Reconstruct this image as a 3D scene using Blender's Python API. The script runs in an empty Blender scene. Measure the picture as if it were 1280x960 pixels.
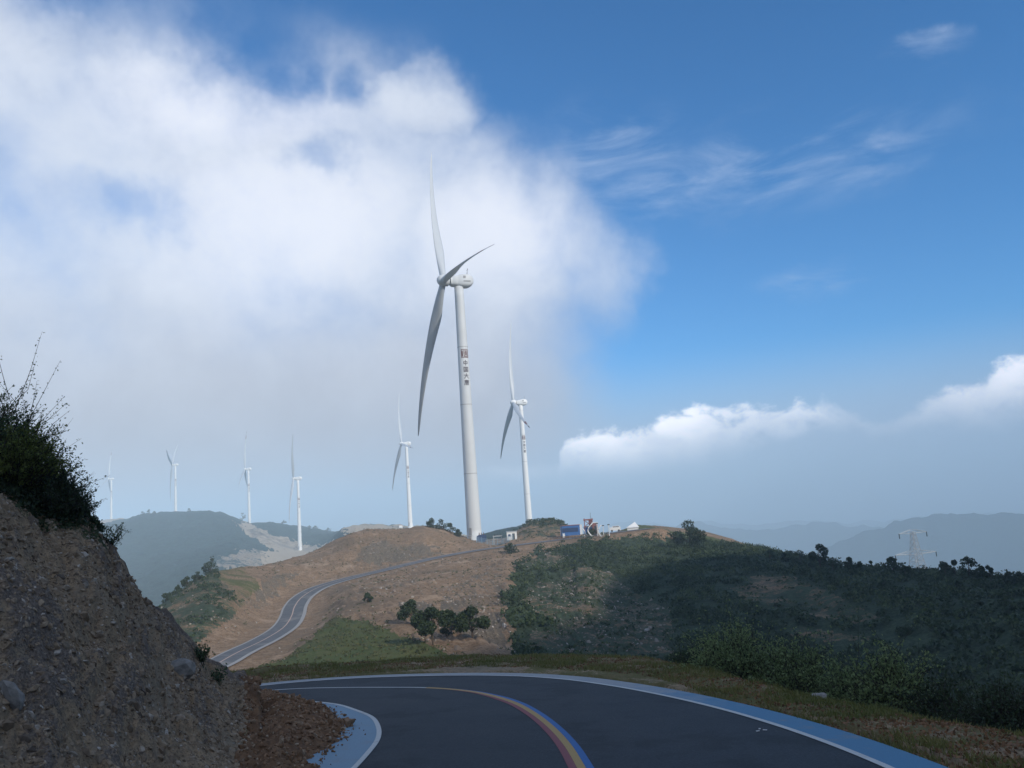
import bpy, math, random
import numpy as np
from mathutils import Vector, Matrix
rng = np.random.default_rng(7); random.seed(7)
S = bpy.context.scene; COL = S.collection
rad = math.radians

# ------------------------------------------------------------------ camera
F = 1000.0; PITCH = 8.6; ROLL = 4.1; H0 = 2.2
p_, q_ = rad(PITCH), rad(ROLL)
cf = np.array([0, math.cos(p_), math.sin(p_)])
_r0 = np.array([1., 0, 0]); _u0 = np.array([0, -math.sin(p_), math.cos(p_)])
cu = _u0 * math.cos(q_) + _r0 * math.sin(q_)
cr = _r0 * math.cos(q_) - _u0 * math.sin(q_)
cam_d = bpy.data.cameras.new('camera'); cam = bpy.data.objects.new('camera', cam_d); COL.objects.link(cam)
cam_d.sensor_width = 36; cam_d.lens = F / 1280 * 36; cam_d.clip_start = .1; cam_d.clip_end = 40000
M = Matrix(((cr[0], cu[0], -cf[0], 0), (cr[1], cu[1], -cf[1], 0), (cr[2], cu[2], -cf[2], H0), (0, 0, 0, 1)))
cam.matrix_world = M
S.camera = cam

def ray(px, py):
    return cf * F + cr * (px - 640) + cu * (480 - py)
def azel(px, py):
    d = ray(px, py); return math.atan2(d[0], d[1]), math.atan2(d[2], math.hypot(d[0], d[1]))
def at(px, py, r):                       # the world point seen there at a horizontal distance r
    d = ray(px, py); t = r / math.hypot(d[0], d[1])
    return np.array([d[0] * t, d[1] * t, H0 + d[2] * t])
SL, CX = .10, -.02                       # the near road's plane
def zplane(x, y): return -SL * y + CX * x
def onplane(px, py):
    d = ray(px, py); t = H0 / (-d[2] - SL * d[1] + CX * d[0])
    return np.array([d[0] * t, d[1] * t])

# ------------------------------------------------------------------ noise
_perm = np.random.default_rng(3).permutation(4096)
_grad = np.random.default_rng(4).uniform(0, 2 * np.pi, 4096)
_gx, _gy = np.cos(_grad), np.sin(_grad)
def perlin(x, y):
    xi = np.floor(x).astype(np.int64); yi = np.floor(y).astype(np.int64)
    xf = x - xi; yf = y - yi
    u = xf * xf * xf * (xf * (xf * 6 - 15) + 10); v = yf * yf * yf * (yf * (yf * 6 - 15) + 10)
    def g(ix, iy, dx, dy):
        h = _perm[(_perm[ix & 4095] + iy) & 4095]
        return _gx[h] * dx + _gy[h] * dy
    a = g(xi, yi, xf, yf); b = g(xi + 1, yi, xf - 1, yf)
    c = g(xi, yi + 1, xf, yf - 1); d = g(xi + 1, yi + 1, xf - 1, yf - 1)
    return 1.5 * ((a * (1 - u) + b * u) * (1 - v) + (c * (1 - u) + d * u) * v)
def fbm(x, y, s, o=4, gain=.5):
    t = 0; a = 1; f = 1 / s
    for k in range(o):
        t = t + a * perlin(x * f + 17.3 * k, y * f - 9.1 * k); a *= gain; f *= 2.03
    return t
def sstep(a, b, x):
    t = np.clip((x - a) / (b - a), 0, 1); return t * t * (3 - 2 * t)
def inpoly(px, py, poly):
    r = np.zeros(np.shape(px), bool); n = len(poly); j = n - 1
    for i in range(n):
        xi, yi = poly[i]; xj, yj = poly[j]
        if yi != yj:
            r ^= ((yi > py) != (yj > py)) & (px < (xj - xi) * (py - yi) / (yj - yi) + xi)
        j = i
    return r
def project(x, y, z):
    z = z - H0
    w = x * cf[0] + y * cf[1] + z * cf[2]; w = np.where(w < .01, .01, w)
    return 640 + F * (x * cr[0] + y * cr[1] + z * cr[2]) / w, 480 - F * (x * cu[0] + y * cu[1] + z * cu[2]) / w
def spline(pts, n):
    pts = np.array(pts, float); d = np.r_[0, np.cumsum(np.linalg.norm(np.diff(pts, axis=0), axis=1))]
    m = np.gradient(pts, d, axis=0)
    t = np.linspace(0, d[-1], n); i = np.clip(np.searchsorted(d, t, 'right') - 1, 0, len(d) - 2)
    h = (d[i + 1] - d[i])[:, None]; s = ((t - d[i]))[:, None] / h
    return ((2*s**3-3*s**2+1)*pts[i] + (s**3-2*s**2+s)*h*m[i] + (-2*s**3+3*s**2)*pts[i+1] + (s**3-s**2)*h*m[i+1])

# ------------------------------------------------------------------ objects
def tag(o, label=None, cat=None, group=None, kind=None):
    if label: o['label'] = label
    if cat: o['category'] = cat
    if group: o['group'] = group
    if kind: o['kind'] = kind
    return o
def link(name, me, mat=None, parent=None):
    o = bpy.data.objects.new(name, me); COL.objects.link(o)
    if mat is not None:
        for m in (mat if isinstance(mat, (list, tuple)) else [mat]): me.materials.append(m)
    if parent is not None: o.parent = parent
    return o
def npmesh(name, V, Q, smooth=False):
    """fast mesh from arrays; Q is (N,3) or (N,4)"""
    V = np.ascontiguousarray(V, np.float32); Q = np.ascontiguousarray(Q, np.int32); k = Q.shape[1]
    me = bpy.data.meshes.new(name)
    me.vertices.add(len(V)); me.vertices.foreach_set('co', V.ravel())
    me.loops.add(Q.size); me.loops.foreach_set('vertex_index', Q.ravel())
    me.polygons.add(len(Q)); me.polygons.foreach_set('loop_start', np.arange(0, Q.size, k, dtype=np.int32))
    me.polygons.foreach_set('loop_total', np.full(len(Q), k, np.int32))
    me.polygons.foreach_set('use_smooth', np.full(len(Q), smooth, bool))
    me.update(calc_edges=True); me.validate(verbose=False)
    return me
def empty(name, loc, rz=0):
    o = bpy.data.objects.new(name, None); COL.objects.link(o)
    o.location = loc; o.rotation_euler = (0, 0, rz); o.empty_display_size = .5
    return o
class MB:
    """collects polygons, then links them as one mesh object"""
    def __init__(s): s.v = []; s.f = []; s.m = []
    def add(s, vs, fs, mi=0):
        b = len(s.v); s.v += [tuple(map(float, v)) for v in vs]; s.f += [tuple(b + i for i in f) for f in fs]; s.m += [mi] * len(fs)
    def box(s, c, size, rz=0, mi=0, taper=1):
        x, y, z = [k / 2 for k in size]; cs, sn = math.cos(rz), math.sin(rz)
        vs = []
        for dz, t in ((-z, 1), (z, taper)):
            for dx, dy in ((-x, -y), (x, -y), (x, y), (-x, y)):
                dx *= t; dy *= t
                vs.append((c[0] + dx * cs - dy * sn, c[1] + dx * sn + dy * cs, c[2] + dz))
        s.add(vs, [(3, 2, 1, 0), (4, 5, 6, 7), (0, 1, 5, 4), (1, 2, 6, 5), (2, 3, 7, 6), (3, 0, 4, 7)], mi)
    def tube(s, pts, rs, n=6, mi=0, cap=True):
        pts = [np.array(p, float) for p in pts]; b = len(s.v); k = len(pts)
        if np.isscalar(rs): rs = [rs] * k
        for i, p in enumerate(pts):
            d = pts[min(i + 1, k - 1)] - pts[max(i - 1, 0)]; d /= (np.linalg.norm(d) + 1e-9)
            a = np.cross(d, (0, 0, 1)) if abs(d[2]) < .9 else np.cross(d, (1, 0, 0)); a /= np.linalg.norm(a); c = np.cross(d, a)
            for j in range(n):
                w = 2 * math.pi * j / n
                s.v.append(tuple(p + rs[i] * (math.cos(w) * a + math.sin(w) * c)))
        for i in range(k - 1):
            for j in range(n):
                s.f.append((b + i*n + j, b + i*n + (j+1) % n, b + (i+1)*n + (j+1) % n, b + (i+1)*n + j)); s.m.append(mi)
        if cap:
            s.f.append(tuple(b + j for j in reversed(range(n)))); s.m.append(mi)
            s.f.append(tuple(b + (k-1)*n + j for j in range(n))); s.m.append(mi)
    def bar(s, a, b, w, mi=0): s.tube([a, b], w * .7, 4, mi)
    def build(s, name, mat, parent=None, smooth=False):
        me = bpy.data.meshes.new(name); me.from_pydata(s.v, [], s.f)
        me.polygons.foreach_set('material_index', s.m)
        me.polygons.foreach_set('use_smooth', [smooth] * len(s.f)); me.update()
        return link(name, me, mat, parent)

# ------------------------------------------------------------------ materials
class NT:
    def __init__(s, nt): s.t = nt
    def n(s, typ, ins=None, **kw):
        nd = s.t.nodes.new(typ)
        for k, v in kw.items(): setattr(nd, k, v)
        for k, v in (ins or {}).items():
            if isinstance(v, bpy.types.NodeSocket): s.t.links.new(v, nd.inputs[k])
            else: nd.inputs[k].default_value = v
        return nd
    def math(s, op, a, b=0., c=0., clamp=False): return s.n('ShaderNodeMath', {0: a, 1: b, 2: c}, operation=op, use_clamp=clamp).outputs[0]
    def mix(s, f, a, b):
        nd = s.t.nodes.new('ShaderNodeMix'); nd.data_type = 'RGBA'; nd.clamp_factor = True
        for i, v in ((0, f), (6, a), (7, b)):
            if isinstance(v, bpy.types.NodeSocket): s.t.links.new(v, nd.inputs[i])
            else: nd.inputs[i].default_value = v if i == 0 else (*v, 1)[:4]
        return nd.outputs[2]
    def noise(s, vec, scale, detail=4., rough=.55, dist=0.):
        return s.n('ShaderNodeTexNoise', {'Vector': vec, 'Scale': scale, 'Detail': detail, 'Roughness': rough, 'Distortion': dist}).outputs['Fac']
    def ramp(s, v, a, b, lo=0., hi=1.):
        return s.n('ShaderNodeMapRange', {0: v, 1: a, 2: b, 3: lo, 4: hi}, interpolation_type='SMOOTHSTEP').outputs[0]
def material(name):
    m = bpy.data.materials.new(name); m.use_nodes = True; m.node_tree.nodes.clear()
    t = NT(m.node_tree); out = t.n('ShaderNodeOutputMaterial')
    bs = t.n('ShaderNodeBsdfPrincipled'); m.node_tree.links.new(bs.outputs[0], out.inputs[0])
    return m, t, bs
def setin(t, bs, **kw):
    for k, v in kw.items():
        k = k.replace('_', ' ')
        if isinstance(v, bpy.types.NodeSocket): t.t.links.new(v, bs.inputs[k])
        else: bs.inputs[k].default_value = (*v, 1) if isinstance(v, tuple) and len(v) == 3 else v
def painted(name, col, rough=.5, var=.25, scale=3., spec=.4, metal=0.):
    m, t, bs = material(name)
    pos = t.n('ShaderNodeTexCoord').outputs['Object']
    f = t.ramp(t.noise(pos, scale, 6, .65), .35, .75)
    dark = tuple(c * (1 - var) for c in col)
    setin(t, bs, Base_Color=t.mix(f, col, dark), Roughness=t.math('ADD', rough, t.math('MULTIPLY', f, .15)), Specular_IOR_Level=spec, Metallic=metal)
    return m
def foliage(name, a, b, trans=.25):
    m, t, bs = material(name)
    geo = t.n('ShaderNodeNewGeometry'); rnd = geo.outputs['Random Per Island']
    big = t.noise(geo.outputs['Position'], .35, 3)
    f = t.math('ADD', t.math('MULTIPLY', rnd, .7), t.math('MULTIPLY', t.ramp(big, .35, .65), .4), clamp=True)
    col = t.mix(f, a, b)
    setin(t, bs, Base_Color=col, Roughness=.6, Specular_IOR_Level=.25)
    tr = t.n('ShaderNodeBsdfTranslucent', {'Color': col}); mx = t.n('ShaderNodeMixShader', {0: trans, 1: bs.outputs[0], 2: tr.outputs[0]})
    out = [n for n in t.t.nodes if n.type == 'OUTPUT_MATERIAL'][0]; t.t.links.new(mx.outputs[0], out.inputs[0])
    return m
def groundmat(name, soil, soil2, grass, grass2, scrub, rock, cream, sc, bump):
    """ground whose covers (grass, scrub, grey rock, pale soil) come from a mesh attribute and break up with noise"""
    m, t, bs = material(name)
    pos = t.n('ShaderNodeNewGeometry').outputs['Position']
    at_ = t.n('ShaderNodeAttribute', attribute_name='cover'); sep = t.n('ShaderNodeSeparateColor', {0: at_.outputs['Color']})
    n1 = t.noise(pos, sc, 8, .62, .4); n2 = t.noise(pos, sc * 5.3, 6, .7); n3 = t.noise(pos, sc * 19, 4, .75)
    nn = t.math('ADD', t.math('MULTIPLY', n1, .4), t.math('ADD', t.math('MULTIPLY', n2, .35), t.math('MULTIPLY', n3, .25)))
    def msk(w): return t.ramp(t.math('ADD', w, t.math('MULTIPLY', t.math('SUBTRACT', nn, .5), 2.2)), .38, .62)
    base = t.mix(t.ramp(n2, .40, .60), soil, soil2)
    base = t.mix(t.ramp(n3, .50, .64), base, tuple(c * .5 for c in soil))
    base = t.mix(t.ramp(t.noise(pos, sc * .35, 6, .6, .6), .48, .66, 0, .75), base, tuple(c * k for c, k in zip(soil, (.68, .78, .9))))
    base = t.mix(t.ramp(n1, .54, .66, 0, .7), base, tuple(min(.6, c * 1.25 + .03) for c in soil2))
    base = t.mix(msk(at_.outputs['Alpha']), base, cream)
    rk = t.mix(t.ramp(n3, .35, .65), rock, tuple(c * .5 for c in rock))
    base = t.mix(msk(sep.outputs[2]), base, rk)
    gr = t.mix(t.ramp(nn, .36, .62), grass, grass2)
    base = t.mix(msk(sep.outputs[0]), base, gr)
    sb = t.mix(t.ramp(t.math('ADD', t.math('MULTIPLY', n3, .5), t.math('MULTIPLY', n2, .5)), .38, .62), tuple(c * .7 for c in scrub), tuple(c * 1.9 for c in scrub))
    base = t.mix(msk(sep.outputs[1]), base, sb)
    bp = t.n('ShaderNodeBump', {'Strength': 1., 'Distance': bump, 'Height': t.math('ADD', n2, t.math('MULTIPLY', n3, .5))})
    setin(t, bs, Base_Color=base, Roughness=.95, Specular_IOR_Level=.1, Normal=bp.outputs[0])
    return m

MAT = {}
MAT['white'] = painted('white_paint', (.82, .82, .80), .45, .05, .15)
MAT['mainwhite'] = painted('cloud_dimmed_white_paint', (.60, .62, .63), .5, .06, .12)  # nearest turbine's white, darkened so the colour carries soft cloud shade
MAT['blade'] = painted('pale_grey_gelcoat', (.50, .53, .56), .4, .06, .2)
MAT['red'] = painted('red_paint', (.20, .075, .075), .5, .2, 1.)
MAT['darktip'] = painted('dark_grey_paint', (.10, .10, .11), .5, .2, 1.)
MAT['seam'] = painted('grey_seam', (.33, .33, .33), .6, .2, 1.)
MAT['letter'] = painted('dark_grey_lettering', (.095, .08, .09), .6, .1, 1.)
MAT['logo'] = painted('brown_red_lettering', (.16, .075, .07), .6, .1, 1.)
MAT['steel'] = painted('galvanised_steel', (.55, .57, .58), .45, .15, 2., .5, .3)
MAT['bluepaint'] = painted('blue_paint', (.05, .16, .42), .5, .25, .8)
MAT['darkblue'] = painted('dark_blue_panel', (.03, .06, .15), .5, .25, .8)
MAT['palefence'] = painted('pale_blue_fence', (.25, .40, .52), .5, .15, .8)
MAT['rust'] = painted('rusty_red_paint', (.30, .12, .11), .6, .3, .8)
MAT['brownwood'] = painted('brown_wood', (.20, .11, .07), .8, .3, .8)
MAT['bark'] = painted('bark', (.10, .075, .055), .9, .4, 4., .1)
MAT['twig'] = painted('twig_bark', (.055, .045, .038), .9, .4, 8., .1)
MAT['charcoal'] = painted('charcoal_metal', (.05, .06, .07), .6, .2, 1.)
MAT['litter'] = painted('white_scrap', (.6, .6, .6), .7, .1, 8.)
MAT['f_dark'] = foliage('dark_scrub_leaves', (.024, .044, .022), (.062, .088, .038), .2)
MAT['f_tree'] = foliage('tree_leaves', (.02, .035, .015), (.05, .075, .03), .2)
MAT['f_bush'] = foliage('bush_leaves', (.13, .19, .075), (.29, .35, .15), .45)
MAT['f_thorn'] = foliage('thorn_bush_leaves', (.04, .075, .035), (.10, .155, .065), .2)
MAT['f_moss'] = foliage('yellow_green_bush_leaves', (.09, .12, .025), (.19, .22, .055), .3)
MAT['f_grass'] = foliage('grass_blades', (.10, .125, .03), (.23, .20, .07), .25)
MAT['f_hill'] = foliage('hill_grass_tufts', (.055, .075, .03), (.12, .115, .05), .2)
MAT['f_mid'] = foliage('mid_green_scrub_leaves', (.05, .075, .03), (.11, .14, .06), .25)
MAT['f_dry'] = foliage('dry_stalks', (.09, .075, .04), (.17, .14, .08), .2)

# ------------------------------------------------------------------ the lie of the land (polar sheet round the camera)
azd = np.concatenate([np.arange(-180, -46, 2.), np.arange(-46, -38, .4), np.arange(-38, 38.001, .075), np.arange(38.4, 46, .4), np.arange(46, 180.1, 2.)])
AZ = np.radians(azd); NA = len(AZ)
rr = [.4]
while rr[-1] < 2600: rr.append(rr[-1] * (1.0035 if 5 < rr[-1] < 18 else 1.0055 if 4 < rr[-1] < 30 else (1.03 if rr[-1] <= 4 else (1.012 if rr[-1] < 420 else 1.009))))
RR = np.array(rr); NR = len(RR)
def px2az(px, py=700): return azel(px, py)[0]
def layer(img=(), hid=(), back=()):
    """img (px,py,r) seen points; hid (px,r,z); back (azdeg,r,z)  -> r(az), z(az)"""
    L = []
    for px, py, r in img: P = at(px, py, r); L.append((math.atan2(P[0], P[1]), r, P[2]))
    for px, r, z in hid: L.append((px2az(px), r, z))
    for a, r, z in back: L.append((rad(a), r, z))
    L = np.array(sorted(L))
    return np.interp(AZ, L[:, 0], L[:, 1]), np.interp(AZ, L[:, 0], L[:, 2])
# verge crest on the road plane
crest_px = [(262, 850), (300, 845), (350, 838), (420, 831), (500, 825), (600, 820), (700, 820), (800, 823), (870, 835), (940, 855), (1010, 872), (1100, 890), (1160, 903), (1280, 925)]
cl = [onplane(*p) for p in crest_px]
ca = [(math.atan2(p[0], p[1]), math.hypot(*p)) for p in cl]
ca += [(rad(45), 9.6), (rad(60), 8.2), (rad(90), 7.4), (rad(135), 9.), (rad(180), 30), (rad(-180), 30), (rad(-135), 12), (rad(-60), 22), (rad(-90), 16)]
ca = np.array(sorted(ca)); RV = np.interp(AZ, ca[:, 0], ca[:, 1])
sx, sy = np.sin(AZ), np.cos(AZ)
def zp_r(r): return zplane(r * sx, r * sy)
# left rock bank: toe, ridge, foot behind
toe = np.array([(-180, 9), (-150, 6.5), (-90, 3.9), (-60, 4.3), (-45, 5.2)] + [(math.degrees(px2az(p, 900)), r) for p, r in ((0, 6.5), (100, 7.8), (200, 9.2), (270, 10.6), (310, 12), (345, 13))] + [(0, 10), (180, 9)])
RT = np.minimum(np.interp(azd, toe[:, 0], toe[:, 1]), .5 * RV)
ridge = [(0, 622, 13.6), (40, 640, 13.8), (100, 652, 14.2), (130, 676, 14.5), (155, 702, 14.8), (178, 738, 15), (200, 763, 15.2), (240, 807, 15.8), (258, 836, 16), (290, 858, 16.3), (325, 871, 16.3)]
rl = [(math.atan2(*at(a, b, r)[:2]), r, at(a, b, r)[2]) for a, b, r in ridge]
rl = [(rad(-180), 26, 2.8), (rad(-150), 18, 6), (rad(-90), 9, 5.2), (rad(-60), 11, 5.2), (rad(-45), 13, 4.2)] + rl
rl = np.array(rl); RB = np.interp(AZ, rl[:, 0], rl[:, 1]); ZB = np.interp(AZ, rl[:, 0], rl[:, 2])
noB = AZ > rl[-1, 0]
RB = np.where(noB, np.minimum(np.minimum(16.3, RV * .75), 16.3), RB); ZB = np.where(noB, zp_r(RB), np.maximum(ZB, zp_r(RB) + .02))
RK = np.where(noB, .5 * (RB + RV), np.minimum(RB + 3.2, RV - 1.2))
inb = AZ < rad(-50)
bw = 1 - sstep(-60, -42, azd)            # far left and behind, the bank goes on up the flank
ZK = zp_r(RK) * (1 - bw) + (ZB - .3) * bw
ZV = zp_r(RV) * (1 - bw) + (ZB - .2) * bw
RV2 = RV + 4.5; ZV2 = ZV - 2.0 * (1 - bw)
RH = [(60, 50, 2), (75, 45, 12), (90, 42, 16), (110, 38, 17), (135, 38, 17), (155, 45, 10), (175, 60, 5)]  # start of an unseen hill at right rear, added to shade the foreground
L3 = layer(img=[(0, 905, 60), (200, 895, 60), (260, 885, 60), (300, 880, 60), (400, 868, 60), (500, 860, 60), (600, 856, 60), (700, 856, 60), (800, 862, 60), (870, 872, 60), (950, 900, 60), (1050, 925, 56), (1150, 945, 50), (1280, 970, 45)],
           back=[(45, 42, -14)] + RH + [(180, 60, 6), (-180, 60, 6), (-120, 50, 14), (-80, 50, 8), (-55, 60, -8)])
L4 = layer(img=[(0, 880, 92), (200, 860, 95), (260, 848, 98), (300, 842, 98), (400, 832, 92), (500, 826, 88), (600, 820, 92), (700, 820, 100), (800, 824, 105), (870, 836, 104), (950, 855, 100), (1050, 872, 95), (1150, 888, 90), (1280, 908, 82)],
           back=[(45, 80, -16), (60, 85, 27), (75, 85, 40), (90, 88, 52), (110, 92, 62), (135, 98, 70), (155, 100, 45), (175, 110, 16), (180, 110, 14), (-180, 110, 14), (-120, 100, 34), (-80, 95, 14), (-55, 95, -12)])
road2_px = [(258, 838, 112), (287, 820, 120), (317, 806, 130), (342, 793, 145), (358, 781, 160), (365, 769, 172), (368.5, 758, 182), (380, 744.5, 194), (399, 734, 203), (423, 726, 209), (453, 718.8, 215), (480, 712.5, 219), (520, 702.5, 225), (562, 693.5, 232), (623, 684, 242), (680, 677, 252), (715, 672.5, 258), (734, 670, 262)]
L5 = layer(img=[(0, 880, 112), (100, 862, 112), (200, 836, 113), (240, 838, 112)] + road2_px + [(760, 675, 256), (800, 694, 225), (850, 710, 200), (900, 722, 182), (950, 733, 168), (1050, 750, 146), (1150, 762, 130), (1280, 778, 115)],
           back=[(45, 115, -12), (60, 125, 55), (75, 135, 64), (90, 140, 82), (110, 145, 95), (135, 150, 98), (155, 150, 70), (175, 160, 30), (180, 160, 28), (-180, 160, 28), (-120, 150, 50), (-80, 140, 14), (-55, 130, -18)])
L6 = layer(img=[(0, 850, 180), (100, 812, 182), (150, 785, 184), (200, 757, 190), (235, 732, 197), (262, 715, 206), (300, 708, 225), (340, 703, 240), (390, 690, 256), (412, 679, 262), (435, 667, 266), (460, 660, 271), (500, 659, 273), (530, 657, 274), (555, 661, 276), (575, 669, 278), (592, 673, 279), (630, 674, 285), (645, 664, 296), (662, 651, 304), (690, 650, 306), (706, 655, 304), (716, 667, 285), (735, 668.5, 276), (760, 666, 278), (795, 664, 288), (820, 674, 275), (850, 685, 252), (900, 692, 236), (950, 698, 216), (1000, 704, 200), (1060, 712, 186), (1110, 716, 176), (1200, 722, 166), (1280, 728, 156)],
           back=[(45, 150, -8), (60, 180, 74), (75, 190, 88), (90, 200, 106), (110, 210, 122), (135, 210, 118), (155, 210, 92), (175, 210, 50), (180, 210, 48), (-180, 210, 48), (-120, 220, 66), (-80, 220, 10), (-55, 200, -26)])
L7 = layer(img=[(780, 662, 318), (795, 657, 328), (830, 659, 335), (880, 666, 340), (915, 674, 345), (950, 686, 350), (985, 706, 350)],
           hid=[(0, 260, -62), (200, 270, -48), (300, 300, -42), (400, 330, -26), (440, 340, -16), (530, 345, -14), (590, 345, -14), (640, 350, -14), (700, 352, -14), (755, 320, -14), (1060, 300, -46), (1280, 290, -58)],
           back=[(45, 300, -50), (60, 300, 40), (90, 330, 90), (135, 330, 120), (175, 330, 70), (180, 330, 66), (-180, 330, 66), (-120, 330, 60), (-80, 330, -20), (-55, 300, -70)])
L8 = layer(hid=[(0, 600, -80), (100, 600, -78), (250, 600, -76), (330, 600, -60), (400, 600, -44), (440, 600, -24), (500, 610, -22), (560, 610, -24), (620, 600, -16), (661, 600, -12.5), (700, 605, -16), (760, 600, -45), (900, 600, -75), (1148, 600, -78), (1280, 600, -85)],
           back=[(50, 600, -90), (90, 600, 60), (135, 600, 100), (180, 600, 60), (-180, 600, 60), (-120, 600, 30), (-60, 600, -90)])
L9 = layer(img=[(50, 775, 880), (100, 755, 880), (150, 738, 880), (200, 722, 880), (260, 704, 880), (290, 698, 880), (340, 705, 880), (400, 702, 870), (430, 669, 862), (445, 663.5, 858), (500, 661, 862), (545, 660.5, 866)],
           hid=[(585, 880, -25), (640, 880, -40), (700, 880, -70), (800, 880, -130), (1280, 880, -160)],
           back=[(50, 880, -150), (90, 880, 30), (135, 880, 80), (180, 880, 40), (-180, 880, 40), (-120, 880, 0), (-60, 880, -150)])
L10 = layer(img=[(50, 742, 1085), (100, 722, 1085), (150, 700, 1085), (200, 689, 1085), (260, 680, 1085), (290, 674, 1085), (330, 678, 1085), (360, 684, 1085), (376, 685, 1085), (400, 682, 1080), (428, 664, 1060), (445, 660.5, 1000), (500, 658.6, 960), (545, 658.8, 960)],
            hid=[(590, 1060, -70), (640, 1060, -110), (700, 1060, -150), (800, 1060, -210), (1280, 1060, -230)],
            back=[(50, 1060, -200), (90, 1060, 0), (135, 1060, 60), (180, 1060, 20), (-180, 1060, 20), (-120, 1060, -60), (-60, 1060, -220)])
L11 = layer(img=[(0, 712, 1450), (60, 690, 1450), (100, 676, 1450), (130, 664, 1450), (150, 655, 1450), (165, 646.5, 1450), (180, 643, 1450), (200, 641.5, 1440), (235, 641, 1430), (262, 639.5, 1420), (280, 642, 1420), (295, 648, 1420), (312, 653.5, 1425), (340, 653, 1440), (370, 657, 1460), (400, 662, 1480), (430, 668, 1500)],
            hid=[(470, 1500, -80), (560, 1500, -180), (700, 1500, -260), (1280, 1500, -330)],
            back=[(50, 1500, -300), (90, 1500, -50), (135, 1500, 20), (180, 1500, 0), (-180, 1500, 0), (-120, 1500, -150), (-60, 1500, -300)])
L12 = layer(img=[(0, 690, 1900), (60, 668, 1900), (100, 657, 1900), (120, 652, 1900), (138, 650.5, 1900), (155, 652, 1900), (172, 662, 1900), (200, 672, 1900)],
            hid=[(260, 1900, -150), (1280, 1900, -420)],
            back=[(50, 1900, -400), (180, 1900, -150), (-180, 1900, -150), (-60, 1900, -400)])
L13 = layer(hid=[(0, 2650, -470), (1280, 2650, -470)], back=[(180, 2650, -470), (-180, 2650, -470)])
nodes_r = [np.full(NA, .3), RT, RB, RK, RV, RV2]
nodes_z = [zp_r(nodes_r[0]), zp_r(RT), ZB, ZK, ZV, ZV2]
for L in (L3, L4, L5, L6, L7, L8, L9, L10, L11, L12, L13): nodes_r.append(L[0]); nodes_z.append(L[1])
KR = np.array(nodes_r); KZ = np.array(nodes_z)
for k in range(1, len(KR)): KR[k] = np.maximum(KR[k], KR[k-1] + .35)
h = np.diff(KR, axis=0); dl = np.diff(KZ, axis=0) / h; mm = np.zeros_like(KR)
w1 = 2 * h[1:] + h[:-1]; w2 = h[1:] + 2 * h[:-1]; same = dl[1:] * dl[:-1] > 0
with np.errstate(divide='ignore', invalid='ignore'):
    mm[1:-1] = np.where(same, (w1 + w2) / (w1 / dl[:-1] + w2 / dl[1:]), 0)
mm = np.nan_to_num(mm)
mm[0] = dl[0]; mm[-1] = dl[-1]
Z = np.zeros((NR, NA))
for j in range(NA):
    i = np.clip(np.searchsorted(KR[:, j], RR, 'right') - 1, 0, len(KR) - 2)
    hh = h[i, j]; s = np.clip((RR - KR[i, j]) / hh, 0, 1)
    Z[:, j] = (2*s**3-3*s**2+1)*KZ[i, j] + (s**3-2*s**2+s)*hh*mm[i, j] + (-2*s**3+3*s**2)*KZ[i+1, j] + (s**3-s**2)*hh*mm[i+1, j]
X = RR[:, None] * sx[None]; Y = RR[:, None] * sy[None]; R2 = np.repeat(RR[:, None], NA, 1)

# near road outline on its plane
inner_px = [(371, 876), (418, 880), (446, 888), (465, 896), (474, 908), (473, 926), (462, 941), (445, 960)]
cen_px = [(322, 864), (371, 861), (430, 859.6), (480, 859.4), (532, 859.8), (567, 862), (589, 864.5), (616, 870), (644, 879), (666, 891), (688, 908), (710, 932), (727, 960)]
out_px = [(291, 860.5), (371, 853), (427, 849), (480, 846.5), (540, 845), (589, 844.5), (646, 845.5), (699, 849), (760, 857), (830, 870), (909, 889), (944, 899), (1014, 922), (1104, 958)]
EXT = [(-16.5, 19.2), (-23, 21.), (-30, 30), (-36, 46), (-40.5, 68), (-43.4, 90)]   # out of sight behind the bank the road swings round to join the far road
inn = [(-12, 17.6), (-8.4, 19.8)] + [tuple(onplane(*p)) for p in inner_px] + [(-2.45, 9), (-2.45, 4), (-2.5, -6), (-3.0, -16), (-3.5, -30)]
cen = [(-13, 20.6), (-9.8, 22.1)] + [tuple(onplane(*p)) for p in cen_px] + [(.62, 8), (.62, 3), (.6, -6), (.3, -16), (-.2, -30)]
out = [(-14, 23), (-10.5, 23.6)] + [tuple(onplane(*p)) for p in out_px] + [(3.9, 7), (3.9, 2), (3.9, -6), (3.6, -16), (3.1, -30)]
inn, cen, out = np.array(inn), np.array(cen), np.array(out)
def off(curve, d):                       # offset to the right of travel (towards the camera the outer side is +)
    t = np.gradient(curve, axis=0); t /= np.linalg.norm(t, axis=1)[:, None]
    return curve + d * np.c_[-t[:, 1], t[:, 0]]
N = 260
ci, cc, co = spline(inn, N), spline(cen, N), spline(out, N)
if np.linalg.norm(off(co, .5) - cc, axis=1).mean() < np.linalg.norm(off(co, -.5) - cc, axis=1).mean(): OS = -1
else: OS = 1
so = off(co, OS * .62); si = off(ci, -OS * 1.25)
nearpoly = np.concatenate([off(co, OS * .9), off(ci, -OS * 1.35)[::-1]])
nearm = (R2 < 45)
innear = np.zeros_like(Z, bool); innear[nearm] = inpoly(X[nearm], Y[nearm], [tuple(p) for p in nearpoly])

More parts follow.
